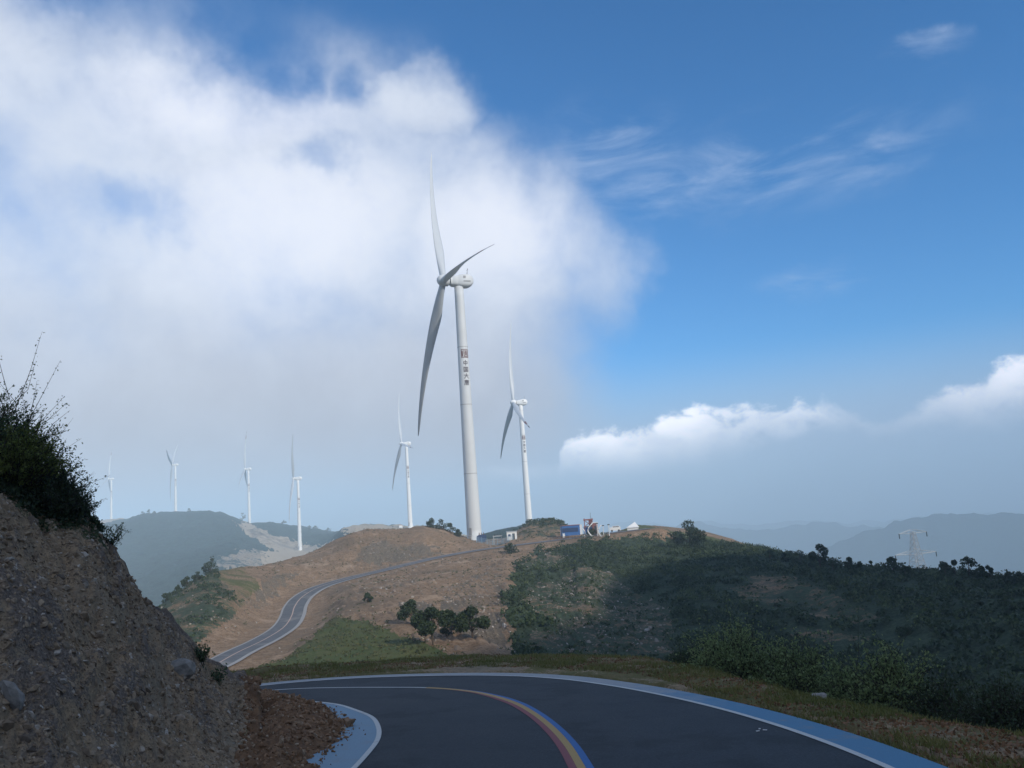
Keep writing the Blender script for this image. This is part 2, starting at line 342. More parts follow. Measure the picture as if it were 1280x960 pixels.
# far road
r2 = np.array([at(*p) for p in road2_px])
lk = np.array([(-14, 21.2, zplane(-14, 21.2))] + [(x, y, 0) for x, y in EXT])
dd = np.r_[0, np.cumsum(np.linalg.norm(np.diff(np.vstack([lk[:, :2], r2[:1, :2]]), axis=0), axis=1))]
lk[:, 2] = np.interp(dd[:-1], [0, dd[-1]], [lk[0, 2], r2[0, 2]])
tail = np.array([r2[-1] + (10, 4, .4), r2[-1] + (22, 10, .6)])
r2 = np.vstack([lk, r2, tail]); R2P = spline(r2, 420)
k7 = np.ones(21) / 21
zs = np.convolve(np.pad(R2P[:, 2], 10, 'edge'), k7, 'valid'); R2P[:, 2] = zs

# masks from where each kind of ground lies (worked out once per vertex, stored as covers)
PX, PY = project(X, Y, Z)
n_lo = fbm(X, Y, 26, 4); n_hi = fbm(X, Y, 5, 4)
# relief
amp = sstep(34, 90, R2) * (.5 + R2 / 700)
Zn = Z.copy()
front = sstep(-60, -44, azd)[None] * (1 - sstep(44, 60, azd))[None]
Zn += amp * (n_lo * .55 + n_hi * .22 + .10 * fbm(X, Y, 1.6, 3)) * (1 - .3 * front)
gul = np.abs(fbm(X + 30, Y * .6, 14, 3)); Zn -= sstep(80, 110, R2) * (1 - sstep(270, 320, R2)) * gul * .9
rill = np.abs(perlin(AZ[None] * 80 + .7 * n_lo + .085 * R2, R2 * .03)) + .5 * np.abs(perlin(AZ[None] * 190 + 1. * n_lo + .2 * R2, R2 * .045 + 9))
slope_w = sstep(92, 112, R2) * (1 - sstep(225, 262, R2)) * (sstep(-16, -11, azd) * (1 - sstep(8, 12, azd)))[None]
Zn -= slope_w * (.9 - 1.5 * np.clip(rill, 0, .6)) * (.38 + .3 * n_lo)
Zn += sstep(450, 800, R2) * (fbm(X, Y, 120, 4) * 5 + fbm(X, Y, 18, 3) * 2.2) * (1 - .55 * sstep(1300, 1420, R2) * (1 - sstep(1440, 1500, R2)))
# rock bank relief: tilted strata, lumps and hollows
bankw = np.clip((Z - (zplane(X, Y))) / .5, 0, 1) * (R2 < 30) * (1 - innear)
bankw *= (azd < -8)[None]
st = fbm((X + Z) * 1.9 + Y * .2, (X - Z) * .4 + Y * .5, .8, 4, .55)
Zn += bankw * (.23 * st + .20 * fbm(X, Y, 1.7, 3) + .07 * fbm(X, Y, .42, 3, .55))
vergew = (1 - innear) * (R2 < 40) * (1 - bankw)
Zn += vergew * (.05 * fbm(X, Y, 1.2, 3) + .035 * fbm(X, Y, .3, 3)) * sstep(0, .6, np.abs(R2 - 0) / 6)
Zn = np.where(innear, zplane(X, Y) - .07, Zn)
# bed of the far road
sel = (R2 > 20) & (R2 < 310) & (azd > -62)[None] & (azd < 14)[None]
xs, ys = X[sel], Y[sel]; best = np.full(len(xs), 1e9); bz = np.zeros(len(xs))
P2 = R2P[::2].astype(np.float32); xs32 = xs.astype(np.float32); ys32 = ys.astype(np.float32)
for a in range(0, len(xs), 20000):
    d2 = (xs32[a:a+20000, None] - P2[None, :, 0])**2 + (ys32[a:a+20000, None] - P2[None, :, 1])**2
    k = d2.argmin(1); best[a:a+20000] = np.sqrt(d2[np.arange(len(k)), k]); bz[a:a+20000] = P2[k, 2]
bl = sstep(3.6, 12.0, best) * (1 - 0) ; zz = Zn[sel]
near_keep = (R2[sel] < RV.repeat(1)[None].repeat(NR, 0)[sel]) & (np.broadcast_to(azd[None], Z.shape)[sel] > -34)
bl = np.where(near_keep, 1, bl)
Zn[sel] = zz * bl + (bz - .14) * (1 - bl)
ROADD = np.full(Z.shape, 99.); ROADD[sel] = best
Z = Zn
def cover_masks():
    nz = 7 * n_lo
    px = PX + 9 * n_hi + 6 * n_lo; py = PY + 4 * n_hi + 3 * n_lo
    grass = np.zeros_like(Z); scrub = np.zeros_like(Z); rock = np.zeros_like(Z); cream = np.zeros_like(Z)
    mid = (R2 >= 34) & (R2 < 420)
    def put(arr, poly, v, m=mid): arr[m & inpoly(px, py, poly)] = v
    G = [(730, 674), (690, 686), (655, 697), (636, 712), (630, 745), (640, 785), (640, 820), (640, 1200), (3000, 1200), (3000, 600), (1280, 600), (780, 655), (770, 668)]
    put(scrub, G, .95)
    for poly in ([(640, 745), (690, 722), (730, 705), (760, 712), (800, 740), (838, 762), (842, 815), (700, 822), (655, 800), (690, 775)], [(905, 738), (965, 716), (1010, 727), (1095, 766), (1060, 776), (960, 756)], [(985, 780), (1090, 790), (1080, 800), (990, 800)], [(648, 700), (700, 690), (720, 700), (660, 716)]):
        put(scrub, poly, .57); put(rock, poly, .46)
    put(grass, [(392, 760), (425, 768), (455, 775), (500, 788), (530, 800), (560, 815), (600, 822), (600, 860), (250, 870), (300, 840), (345, 820), (385, 795)], .76)
    put(scrub, [(440, 768), (520, 790), (560, 815), (470, 800)], .35)
    put(scrub, [(60, 900), (150, 760), (200, 735), (262, 712), (280, 725), (298, 745), (300, 772), (270, 800), (225, 815)], .56)
    put(grass, [(262, 712), (300, 704), (318, 720), (330, 740), (316, 775), (285, 800), (250, 822), (235, 830), (285, 775), (296, 745)], .5)
    put(rock, [(300, 745), (330, 722), (372, 710), (372, 720), (345, 735), (318, 752)], .56)
    put(rock, [(436, 700), (450, 680), (470, 676), (520, 678), (556, 684), (530, 698), (470, 706)], .42)
    put(rock, [(500, 752), (520, 742), (545, 752), (540, 778), (515, 770)], .52)
    put(rock, [(540, 735), (620, 700), (635, 740), (630, 800), (590, 800), (560, 770)], .36)
    rock += slope_w * np.clip(.34 - 1.1 * rill, 0, .34) * .8; rock += slope_w * np.clip(.16 + .3 * n_lo, 0, .4)
    put(grass, [(775, 640), (800, 655), (960, 685), (990, 712), (940, 700), (850, 676), (785, 672)], .8, (R2 > 285) & (R2 < 420))
    scrub[(R2 > 285) & (R2 < 420) & (PX > 760) & (PX < 1000)] = .15
    put(scrub, [(645, 672), (662, 650), (706, 650), (712, 660), (690, 668), (660, 676)], .5)
    put(rock, [(645, 672), (655, 650), (690, 650), (680, 670)], .5)
    far = R2 >= 420
    scrub[far] = 1.25
    for poly in ([(296, 655), (312, 653), (335, 668), (372, 676), (400, 684), (372, 690), (345, 684), (318, 672), (300, 664)],):
        m = far & inpoly(px, py, poly); scrub[m] = 0; cream[m] = .55
    m = far & inpoly(px, py, [(320, 700), (332, 686), (358, 682), (400, 684), (430, 682), (420, 706), (330, 712)]); scrub[m] = .1; cream[m] = .9
    m = far & inpoly(px, py, [(268, 702), (300, 688), (330, 686), (330, 715), (280, 716)]); scrub[m] = .42; rock[m] = .5; cream[m] = .6
    m = far & inpoly(px, py, [(426, 668), (440, 655), (600, 650), (600, 672), (430, 672)]) & (R2 < 1000); scrub[m] = .05; cream[m] = .8
    m = (R2 > 1600) & (PX > 90) & (PX < 170); scrub[m] = .1; cream[m] = .85
    # around the camera: bank of broken rock, verge of thin grass and soil
    nr = R2 < 34
    g = (.58 + .35 * fbm(X, Y, 3.5, 3) + .12 * fbm(X, Y, .7, 2)) * (1 - bankw)
    grass[nr] = np.clip(g, 0, 1)[nr]
    rock[nr] = (bankw * (.36 + .5 * st + .25 * fbm(X, Y, 2.5, 2)))[nr]
    top = sstep(-.9, .4, Z - (np.interp(AZ, rl[:, 0], rl[:, 2])[None])) * bankw * (R2 > RB[None] - 1.0)
    scrub[nr] = np.clip(top * .9 * (AZ < px2az(135, 680))[None], 0, 1)[nr]
    b_ = (R2 >= 60) & ((azd < -45) | (azd > 45))[None]; scrub[b_] = .8
    road = ROADD < 9
    for a in (grass, scrub): a[road & mid] *= .12
    return np.stack([grass, scrub, rock, cream], -1)
COV = cover_masks()
def terr(x, y):
    x = np.asarray(x, float); y = np.asarray(y, float)
    r = np.hypot(x, y); a = np.arctan2(x, y)
    i = np.clip(np.searchsorted(RR, r) - 1, 0, NR - 2); j = np.clip(np.searchsorted(AZ, a) - 1, 0, NA - 2)
    s = np.clip((r - RR[i]) / (RR[i+1] - RR[i]), 0, 1); t = np.clip((a - AZ[j]) / (AZ[j+1] - AZ[j]), 0, 1)
    return (Z[i, j]*(1-s)+Z[i+1, j]*s)*(1-t) + (Z[i, j+1]*(1-s)+Z[i+1, j+1]*s)*t
def cover_at(x, y):
    r = np.hypot(x, y); a = np.arctan2(x, y)
    return COV[np.clip(np.searchsorted(RR, r) - 1, 0, NR - 1), np.clip(np.searchsorted(AZ, a) - 1, 0, NA - 1)]
def sheet(name, r0, r1, mat):
    a = max(0, np.searchsorted(RR, r0) - 1); b = min(NR - 1, np.searchsorted(RR, r1) - 1 if r1 < 2600 else NR - 1)
    rows = np.arange(a, b + 1); n = len(rows)
    V = np.stack([X[rows], Y[rows], Z[rows]], -1).reshape(-1, 3)
    i, j = np.meshgrid(np.arange(n - 1), np.arange(NA - 1), indexing='ij'); o = i * NA + j
    Q = np.stack([o, o + 1, o + NA + 1, o + NA], -1).reshape(-1, 4)[:, ::-1]
    me = npmesh(name, V, Q, True)
    at_ = me.attributes.new('cover', 'FLOAT_COLOR', 'POINT'); at_.data.foreach_set('color', COV[rows].reshape(-1, 4).astype(np.float32).ravel())
    return tag(link(name, me, mat), kind='structure')
m_near = groundmat('bank_and_verge', (.42, .30, .19), (.27, .20, .135), (.105, .12, .04), (.22, .17, .085), (.05, .06, .03), (.27, .215, .175), (.42, .36, .3), 1.6, .05)
m_mid = groundmat('hillside_soil', (.265, .17, .10), (.34, .235, .155), (.070, .105, .034), (.12, .12, .05), (.04, .055, .032), (.235, .19, .14), (.46, .38, .28), .13, .6)
m_far = groundmat('far_hill', (.30, .22, .15), (.38, .30, .21), (.07, .09, .03), (.12, .12, .05), (.018, .042, .036), (.30, .28, .26), (.58, .47, .34), .022, 6.)
sheet('ground', 0, 34, m_near)
sheet('hillside', 34, 420, m_mid)
sheet('far_hill', 420, 2600, m_far)

# ------------------------------------------------------------------ mountains and the valley floor out to the horizon
def mountains():
    a = np.radians(np.arange(-180, 180.01, .18)); r = np.concatenate([[2580], np.linspace(2700, 9000, 90), [12000, 20000, 30000]])
    base = np.full((len(r), len(a)), -480.)
    def ridge_add(pts, rad_, wid):
        L = np.array(sorted([(math.atan2(*at(px, py, rad_)[:2]), at(px, py, rad_)[2]) for px, py in pts]))
        hz = np.interp(a, L[:, 0], L[:, 1], left=-480, right=-480)
        hz = hz + 9 * fbm(np.degrees(a), a * 0, 1.1, 3)
        prof = np.exp(-np.abs((r[:, None] - rad_) / wid) ** 1.3)
        return -480 + (hz[None] + 480).clip(0) * prof
    A = ridge_add([(1010, 690), (1060, 670), (1110, 653), (1140, 645.5), (1180, 639), (1205, 640), (1215, 637.5), (1232, 641), (1250, 637), (1280, 642), (1330, 640), (1420, 630), (1600, 640), (1800, 690)], 2850, 190)
    B = ridge_add([(760, 680), (830, 659), (850, 651), (872, 649.5), (900, 651), (932, 652), (967, 655.5), (1003, 652), (1033, 650), (1062, 655), (1110, 656), (1200, 652), (1300, 650)], 3900, 420)
    C_ = ridge_add([(-400, 700), (0, 690), (200, 682), (420, 672), (600, 664), (800, 656), (960, 652), (1100, 651), (1280, 640), (1700, 630)], 6000, 900)
    z = np.maximum(np.maximum(A, B), C_)
    x = r[:, None] * np.sin(a); y = r[:, None] * np.cos(a)
    z += (z > -475) * (fbm(x, y, 500, 4) * 35 + fbm(x, y, 120, 3) * 12) * np.clip((np.abs(r[:, None] - 2850) - 60) / 200, .25, 1)
    z[0] = -500
    V = np.stack([x, y, z], -1).reshape(-1, 3); n, k = len(r), len(a)
    i, j = np.meshgrid(np.arange(n - 1), np.arange(k - 1), indexing='ij'); o = i * k + j
    me = npmesh('mountains', V, np.stack([o, o + 1, o + k + 1, o + k], -1).reshape(-1, 4)[:, ::-1], True)
    at_ = me.attributes.new('cover', 'FLOAT_COLOR', 'POINT'); c = np.zeros((len(V), 4), np.float32); c[:, 1] = 1.3; at_.data.foreach_set('color', c.ravel())
    tag(link('mountains', me, m_far), kind='structure')
mountains()

# ------------------------------------------------------------------ roads
def strip(name, A, B, za, zb, mat, kind='structure'):
    """sheet between two (x,y) curves; za/zb height functions or arrays"""
    n = len(A); V = np.concatenate([np.c_[A, za], np.c_[B, zb]])
    i = np.arange(n - 1); Q = np.stack([i, i + 1, i + n + 1, i + n], -1)
    a, b, c = V[Q[0, 0]], V[Q[0, 1]], V[Q[0, 2]]
    if np.cross(b - a, c - b)[2] < 0: Q = Q[:, ::-1]
    return tag(link(name, npmesh(name, V, Q), mat), kind=kind)
def asphalt(name, col, dust, dustcol):
    m, t, bs = material(name); pos = t.n('ShaderNodeNewGeometry').outputs['Position']
    a = t.noise(pos, 1.1, 5, .6); b = t.noise(pos, 160, 3, .7); c = t.noise(pos, .22, 4, .6)
    base = t.mix(t.ramp(b, .3, .7), tuple(k * .7 for k in col), tuple(k * 1.35 for k in col))
    base = t.mix(t.ramp(a, .5, .85, 0, .35), base, tuple(k * 1.7 for k in col))
    base = t.mix(t.ramp(c, .5, .68, 0, dust), base, dustcol)
    base = t.mix(t.ramp(t.noise(pos, 28, 4, .75), .42, .62), base, tuple(k * 1.5 for k in col))
    scf = t.noise(t.n('ShaderNodeVectorMath', {0: pos, 1: (.5, 3.2, 1)}, operation='MULTIPLY').outputs[0], 1.3, 6, .72, .4)
    base = t.mix(t.ramp(scf, .60, .74, 0, .55), base, tuple(k * 2.3 for k in col))
    base = t.mix(t.ramp(t.noise(pos, .55, 5, .65), .52, .62, 0, .4), base, tuple(k * .55 for k in col))
    bp = t.n('ShaderNodeBump', {'Strength': .6, 'Distance': .008, 'Height': b})
    setin(t, bs, Base_Color=base, Roughness=t.math('ADD', .72, t.math('MULTIPLY', a, .2)), Specular_IOR_Level=.3, Normal=bp.outputs[0]); return m
def roadpaint(name, col, wear, dirt=(.16, .13, .10), dirtf=.5, faraway=None):
    m, t, bs = material(name); pos = t.n('ShaderNodeNewGeometry').outputs['Position']
    a = t.noise(pos, 2.2, 6, .7); b = t.noise(pos, 60, 3, .7)
    base = t.mix(t.ramp(b, .35, .75, 0, wear), col, tuple(k * .45 for k in col))
    base = t.mix(t.ramp(a, .55, .72, 0, dirtf), base, dirt)
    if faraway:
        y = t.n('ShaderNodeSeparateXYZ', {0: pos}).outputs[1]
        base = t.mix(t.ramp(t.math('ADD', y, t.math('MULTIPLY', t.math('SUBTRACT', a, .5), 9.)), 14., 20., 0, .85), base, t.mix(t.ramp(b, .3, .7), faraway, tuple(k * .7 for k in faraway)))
    setin(t, bs, Base_Color=base, Roughness=.7, Specular_IOR_Level=.25); return m
m_as = asphalt('asphalt', (.030, .036, .044), .12, (.10, .09, .08))
m_as2 = asphalt('dusty_asphalt', (.085, .09, .098), .9, (.26, .235, .215))
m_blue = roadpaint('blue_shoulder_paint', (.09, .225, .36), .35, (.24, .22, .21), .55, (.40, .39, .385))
m_blue2 = roadpaint('sun_bleached_shoulder_paint', (.20, .31, .40), .3, (.26, .22, .19), .45)
m_white = roadpaint('white_line_paint', (.60, .60, .58), .45, (.24, .21, .18), .65)
m_yel = roadpaint('yellow_line_paint', (.46, .30, .11), .4, dirtf=.3)
m_pur = roadpaint('red_line_paint', (.26, .072, .085), .4, dirtf=.3)
m_bl2 = roadpaint('blue_line_paint', (.035, .14, .38), .4, dirtf=.3)
m_dustsh = roadpaint('dusty_shoulder', (.31, .30, .29), .3, (.28, .21, .15), .7)
def zr(P, d): return zplane(P[:, 0], P[:, 1]) + d
strip('road', ci, co, zr(ci, 0), zr(co, 0), m_as)
strip('road_shoulder', off(ci, OS * .02), si, zr(ci, .005), zr(si, .005), m_blue2)
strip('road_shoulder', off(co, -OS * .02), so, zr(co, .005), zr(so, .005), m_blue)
def line(name, curve, w, d, mat, a=0, b=None):
    c = curve[a:b]; l, r_ = off(c, w / 2), off(c, -w / 2)
    return strip(name, l, r_, zr(l, d), zr(r_, d), mat)
line('road_edge_line', off(ci, -OS * .02), .08, .010, m_white)
line('road_edge_line', off(co, OS * .02), .10, .010, m_white)
# the centre stripe: plain white round the far end, then red, yellow and blue side by side
ends = np.array([np.argmin(np.linalg.norm(cc - onplane(*p), axis=1)) for p in ((480, 859.4), (530, 859.8), (590, 864.5))])
e0, e1, e2 = ends
line('centre_line', cc, .10, .006, m_white, 0, e1 + 1)
strip('centre_line', off(cc[e1:], OS * .05), off(cc[e1:], -OS * .055), zr(cc[e1:], .006), zr(cc[e1:], .006), m_yel)
def taper(c, o0, o1, k):
    w = np.clip(np.arange(len(c)) / k, .02, 1)[:, None]; t = np.gradient(c, axis=0); t /= np.linalg.norm(t, axis=1)[:, None]; nrm = np.c_[-t[:, 1], t[:, 0]]
    return c + nrm * o0, c + nrm * (o0 + (o1 - o0) * w)
A, B = taper(cc[e1:], OS * .052, OS * .15, 14); strip('centre_line', A, B, zr(A, .006), zr(B, .006), m_bl2)
A, B = taper(cc[e1:], -OS * .057, -OS * .16, 14); strip('centre_line', A, B, zr(A, .006), zr(B, .006), m_pur)
# the far road
def off3(P, d):
    t = np.gradient(P[:, :2], axis=0); t /= np.linalg.norm(t, axis=1)[:, None]
    return P[:, :2] + d * np.c_[-t[:, 1], t[:, 0]]
def ribbon(name, P, d0, d1, z, mat):
    return strip(name, off3(P, d0), off3(P, d1), P[:, 2] + z, P[:, 2] + z, mat)
ribbon('road', R2P, 2.05, -2.05, .0, m_as2)
for s in (1, -1):
    ribbon('road_shoulder', R2P, s * 2.05, s * (2.45 if s > 0 else 2.75), .02, m_dustsh)
ribbon('centre_line', R2P, .11, -.11, .03, roadpaint('faded_centre_paint', (.50, .36, .30), .4, (.2, .17, .15), .4))
#--PART2--
SKY_TINT = (.18, .76, 1.20); HAZE = 4.7e-4; EXPO = 0.0

# ------------------------------------------------------------------ leaves, stems, stones
def rand_dirs(n):
    v = rng.normal(size=(n, 3)); return v / np.linalg.norm(v, axis=1)[:, None]
def leaf_arrays(C, size, up=.3, aspect=2.2, dirs=None):
    """diamond leaves at points C -> vertices (4N,3)"""
    n = len(C); a = rand_dirs(n) if dirs is None else dirs; a[:, 2] += up; a /= np.linalg.norm(a, axis=1)[:, None]
    b = np.cross(a, rand_dirs(n)); b /= np.linalg.norm(b, axis=1)[:, None]
    s = np.asarray(size) * np.ones(n); L = a * s[:, None]; Wd = b * (s / aspect)[:, None]
    V = np.stack([C - L * .5, C + Wd * .5, C + L * .5, C - Wd * .5], 1)
    return V.reshape(-1, 3)
def leaf_obj(name, V, mat, parent=None):
    return link(name, npmesh(name, V, np.arange(len(V)).reshape(-1, 4)), mat, parent)
def clump_points(n, blobs):
    """points through a crown of uneven clumps; blobs = list of (centre, radii)"""
    w = np.array([b[1][0] * b[1][1] * b[1][2] for b in blobs]) ** .75; k = rng.choice(len(blobs), n, p=w / w.sum())
    d = rand_dirs(n) * (rng.uniform(.45, 1.12, n) ** .6)[:, None]
    c = np.array([b[0] for b in blobs]); r = np.array([b[1] for b in blobs])
    return c[k] + d * r[k]
def distant_tree(name, x, y, hgt, wid, label, cat='tree', group=None, n=900, mat='f_tree', lean=0., leaf=None, trunk=.18, sparse=False, z=None):
    z = float(terr(x, y)) - .15 if z is None else z
    root = tag(empty(name, (x, y, z)), label, cat, group)
    tb = MB(); top = np.array([lean * hgt, 0, hgt * .86])
    mid = np.array([lean * hgt * .4 + rng.normal() * .04 * hgt, rng.normal() * .04 * hgt, hgt * .45])
    r0 = max(.05, hgt * .028)
    tb.tube([(0, 0, -.4), mid * .5 + rng.normal(size=3) * .02 * hgt, mid, top], [r0, r0 * .8, r0 * .6, r0 * .12], 6)
    blobs = []
    nb = 5 if sparse else 14
    for k in range(nb):
        a = rng.uniform(0, 6.28); f = rng.uniform(trunk, .92); q = math.sin(min(1., (f - trunk) / (1 - trunk) * 1.15 + .12) * math.pi) ** .6
        c = mid * 0 + np.array([lean * hgt * f + math.cos(a) * wid * .33 * q, math.sin(a) * wid * .33 * q, f * hgt])
        rr_ = wid * rng.uniform(.09, .22) * (.75 if sparse else 1)
        blobs.append((c, (rr_, rr_, rr_ * rng.uniform(.6, .95))))
        tb.tube([mid * min(1, f * .9 + .1), (mid * .5 + c * .5) * (1, 1, 1.02), c], [r0 * .4, r0 * .25, r0 * .08], 4)
    tb.build('trunk', MAT['bark'], root)
    P_ = clump_points(n, blobs)
    lf = leaf or max(.25, hgt * .085)
    leaf_obj('crown', leaf_arrays(P_, lf * rng.uniform(.6, 1.3, n)), MAT[mat], root)
    return root
def stem_bush(name, loc, hgt, wid, ns, label, cat='bush', group=None, leaves=26, leaf=.06, mat='f_bush', stem='twig', upright=.55, bare=.15, side=3, seed=None, droop=.0, dirx=0.):
    """a shrub of many branching stems that carry leaves along them; the stems give the outline"""
    g = np.random.default_rng(seed if seed is not None else rng.integers(1e9))
    root = tag(empty(name, loc), label, cat, group); sb = MB(); LC = []; LD = []
    for i in range(ns):
        a = g.uniform(0, 6.28); sp = g.uniform(0, 1) ** .6
        tip = np.array([math.cos(a) * sp * wid * .5 + dirx * hgt, math.sin(a) * sp * wid * .5, hgt * g.uniform(.55, 1.) * (1 - (1 - upright) * sp ** 1.6)])
        b0 = np.array([math.cos(a) * wid * .06 * g.uniform(0, 1), math.sin(a) * wid * .06 * g.uniform(0, 1), -.1])
        md = b0 * .5 + tip * .5 + np.array([0, 0, hgt * .10]) + g.normal(size=3) * .04 * wid
        pts = [b0, b0 * .6 + md * .4, md, md * .4 + tip * .6 + g.normal(size=3) * .02 * wid, tip - np.array([0, 0, droop * sp * hgt])]
        rs0 = .006 + hgt * .004
        sb.tube(pts, [rs0, rs0 * .8, rs0 * .6, rs0 * .4, rs0 * .15], 3, cap=False)
        segs = [pts]
        for k in range(side):
            f = g.uniform(.3, .9); i0 = int(f * 4); p = pts[i0] * (1 - (f * 4 - i0)) + pts[i0 + 1] * (f * 4 - i0)
            d = (tip - b0) / np.linalg.norm(tip - b0) * .7 + g.normal(size=3) * .55; d[2] += .15
            q = p + d * hgt * g.uniform(.12, .28); mdd = (p + q) / 2 + g.normal(size=3) * .02 * hgt
            sb.tube([p, mdd, q], [rs0 * .4, rs0 * .3, rs0 * .12], 3, cap=False); segs.append([p, mdd, q])
        for s in segs:
            m = len(s) - 1; nl = leaves if len(s) == 5 else max(3, int(leaves / 2.2))
            f = g.uniform(bare if len(s) == 5 else .1, 1., nl) * m; ii = np.minimum(f.astype(int), m - 1); ff = (f - ii)[:, None]
            s = np.array(s); c = s[ii] * (1 - ff) + s[ii + 1] * ff
            LC.append(c + g.normal(size=c.shape) * leaf * .55)
    sb.build('stems', MAT[stem], root)
    LC = np.concatenate(LC); leaf_obj('leaves', leaf_arrays(LC, leaf * g.uniform(.6, 1.35, len(LC)), .35, 2.), MAT[mat], root)
    return root
_ico = None
def ico(sub=2):
    import bmesh
    bm = bmesh.new(); bmesh.ops.create_icosphere(bm, subdivisions=sub, radius=1)
    V = np.array([v.co for v in bm.verts]); T = np.array([[v.index for v in f.verts] for f in bm.faces]); bm.free(); return V, T
def rock_variants(sub, n, rough=.35, g=np.random.default_rng(5)):
    V, T = ico(sub); out = []
    for k in range(n):
        W_ = V.copy()
        for c in range(9):                      # chop flat faces, as broken stone has
            d = g.normal(size=3); d /= np.linalg.norm(d); lim = g.uniform(.45, .85)
            s = W_ @ d; W_ -= np.clip(s - lim, 0, None)[:, None] * d
        W_ += g.normal(size=W_.shape) * .03; out.append(W_)
    return out, T
def stones(name, P_, sizes, mat, sub=1, flat=.6, parent=None):
    vs, T = rock_variants(sub, 14); n = len(P_); nv = len(vs[0])
    k = rng.integers(0, 14, n); B = np.array(vs)[k]
    q = rng.normal(size=(n, 4)); q /= np.linalg.norm(q, axis=1)[:, None]; w, x, y, z = q.T
    Rm = np.stack([1-2*(y*y+z*z), 2*(x*y-z*w), 2*(x*z+y*w), 2*(x*y+z*w), 1-2*(x*x+z*z), 2*(y*z-x*w), 2*(x*z-y*w), 2*(y*z+x*w), 1-2*(x*x+y*y)], -1).reshape(n, 3, 3)
    sc = np.asarray(sizes)[:, None] * rng.uniform([.7, .6, flat * .6], [1.2, 1., flat * 1.2], (n, 3))
    V = np.einsum('nij,nvj->nvi', Rm, B * sc[:, None, :]) + np.asarray(P_)[:, None, :]
    Q = (T[None] + (np.arange(n) * nv)[:, None, None]).reshape(-1, 3)
    return link(name, npmesh(name, V.reshape(-1, 3), Q), mat, parent)
def stonemat(name, a, b, c):
    m, t, bs = material(name); geo = t.n('ShaderNodeNewGeometry'); r = geo.outputs['Random Per Island']; n = t.noise(geo.outputs['Position'], 14, 5, .7)
    base = t.mix(t.ramp(r, .15, .6), a, b); base = t.mix(t.ramp(r, .82, .97), base, c); base = t.mix(t.ramp(n, .4, .7, 0, .6), base, tuple(k * .55 for k in a))
    bp = t.n('ShaderNodeBump', {'Strength': .6, 'Distance': .02, 'Height': n})
    setin(t, bs, Base_Color=base, Roughness=.92, Specular_IOR_Level=.15, Normal=bp.outputs[0]); return m
m_st_bank = stonemat('bank_stone', (.23, .17, .12), (.37, .28, .195), (.5, .44, .38))
m_st_rub = stonemat('rubble_stone', (.20, .115, .065), (.33, .20, .12), (.42, .33, .24))
m_st_hill = stonemat('hill_stone', (.24, .19, .155), (.33, .29, .25), (.46, .43, .40))
m_rock = stonemat('pale_rock', (.26, .25, .23), (.30, .28, .26), (.32, .30, .28))

# ------------------------------------------------------------------ wind turbines
def lathe(mb, prof, n=28, mi=0, cap=True):
    b = len(mb.v)
    for r, z in prof:
        for k in range(n): mb.v.append((r * math.cos(2*math.pi*k/n), r * math.sin(2*math.pi*k/n), z))
    for i in range(len(prof) - 1):
        for k in range(n): mb.f.append((b+i*n+k, b+i*n+(k+1) % n, b+(i+1)*n+(k+1) % n, b+(i+1)*n+k)); mb.m.append(mi)
    if cap: mb.f.append(tuple(b + (len(prof)-1)*n + k for k in range(n))); mb.m.append(mi)
HT, RB_, OVER = 88.6, 65.0, 5.4
def tower_r(z): return 2.55 + (1.62 - 2.55) * min(1, z / HT)
# strokes of the four characters and the seal, in a unit square, as drawn: lists of (x0,y0,x1,y1)
CH = {
 'zhong': [(.12, .72, .88, .72), (.12, .72, .12, .34), (.88, .72, .88, .34), (.12, .36, .88, .36), (.5, 1., .5, .0)],
 'guo': [(.08, .95, .92, .95), (.08, .95, .08, .03), (.92, .95, .92, .03), (.08, .05, .92, .05), (.27, .76, .73, .76), (.3, .52, .7, .52), (.25, .26, .75, .26), (.5, .76, .5, .26), (.6, .42, .68, .33)],
 'da': [(.06, .66, .94, .66), (.5, 1., .48, .6), (.48, .6, .08, .02), (.5, .6, .94, .02)],
 'tang': [(.5, 1., .55, .92), (.12, .9, .95, .9), (.14, .9, .12, .4), (.12, .4, .03, .02), (.3, .76, .85, .76), (.22, .62, .95, .62), (.3, .49, .85, .49), (.85, .76, .85, .49), (.56, .88, .56, .3), (.32, .3, .82, .3), (.32, .3, .32, .03), (.82, .3, .82, .03), (.32, .05, .82, .05)],
}
SEAL = [(.02, .97, .98, .97), (.02, .03, .98, .03), (.03, .97, .03, .03), (.97, .97, .97, .03), (.26, .8, .9, .8), (.26, .8, .2, .1), (.42, .66, .85, .66), (.36, .54, .9, .54), (.42, .42, .85, .42), (.62, .76, .62, .30), (.42, .30, .84, .30), (.42, .30, .42, .12), (.84, .30, .84, .12), (.42, .13, .84, .13), (.12, .8, .12, .2)]
def letter_mesh(mb, strokes, zc, size, sw, mi, aspect=1.):
    """thin plates wrapped on the tower wall round local angle 0 (facing +X)"""
    for x0, y0, x1, y1 in strokes:
        a = np.array([(x0 - .5) * size * aspect, (y0 - .5) * size]); b = np.array([(x1 - .5) * size * aspect, (y1 - .5) * size])
        d = b - a; L = np.linalg.norm(d); d /= L; nrm = np.array([-d[1], d[0]]) * sw / 2
        a = a - d * sw * .35; b = b + d * sw * .35
        m = max(1, int(L / .25)); V = []
        for i in range(m + 1):
            p = a + (b - a) * i / m
            for s in (1, -1):
                u, v = p + nrm * s; z = zc + v; r = tower_r(z) + .02; th = u / r
                V.append((r * math.cos(th), r * math.sin(th), z))
        base = len(mb.v)
        mb.v += V
        for i in range(m): mb.f.append((base + 2*i, base + 2*i + 1, base + 2*i + 3, base + 2*i + 2)); mb.m.append(mi)
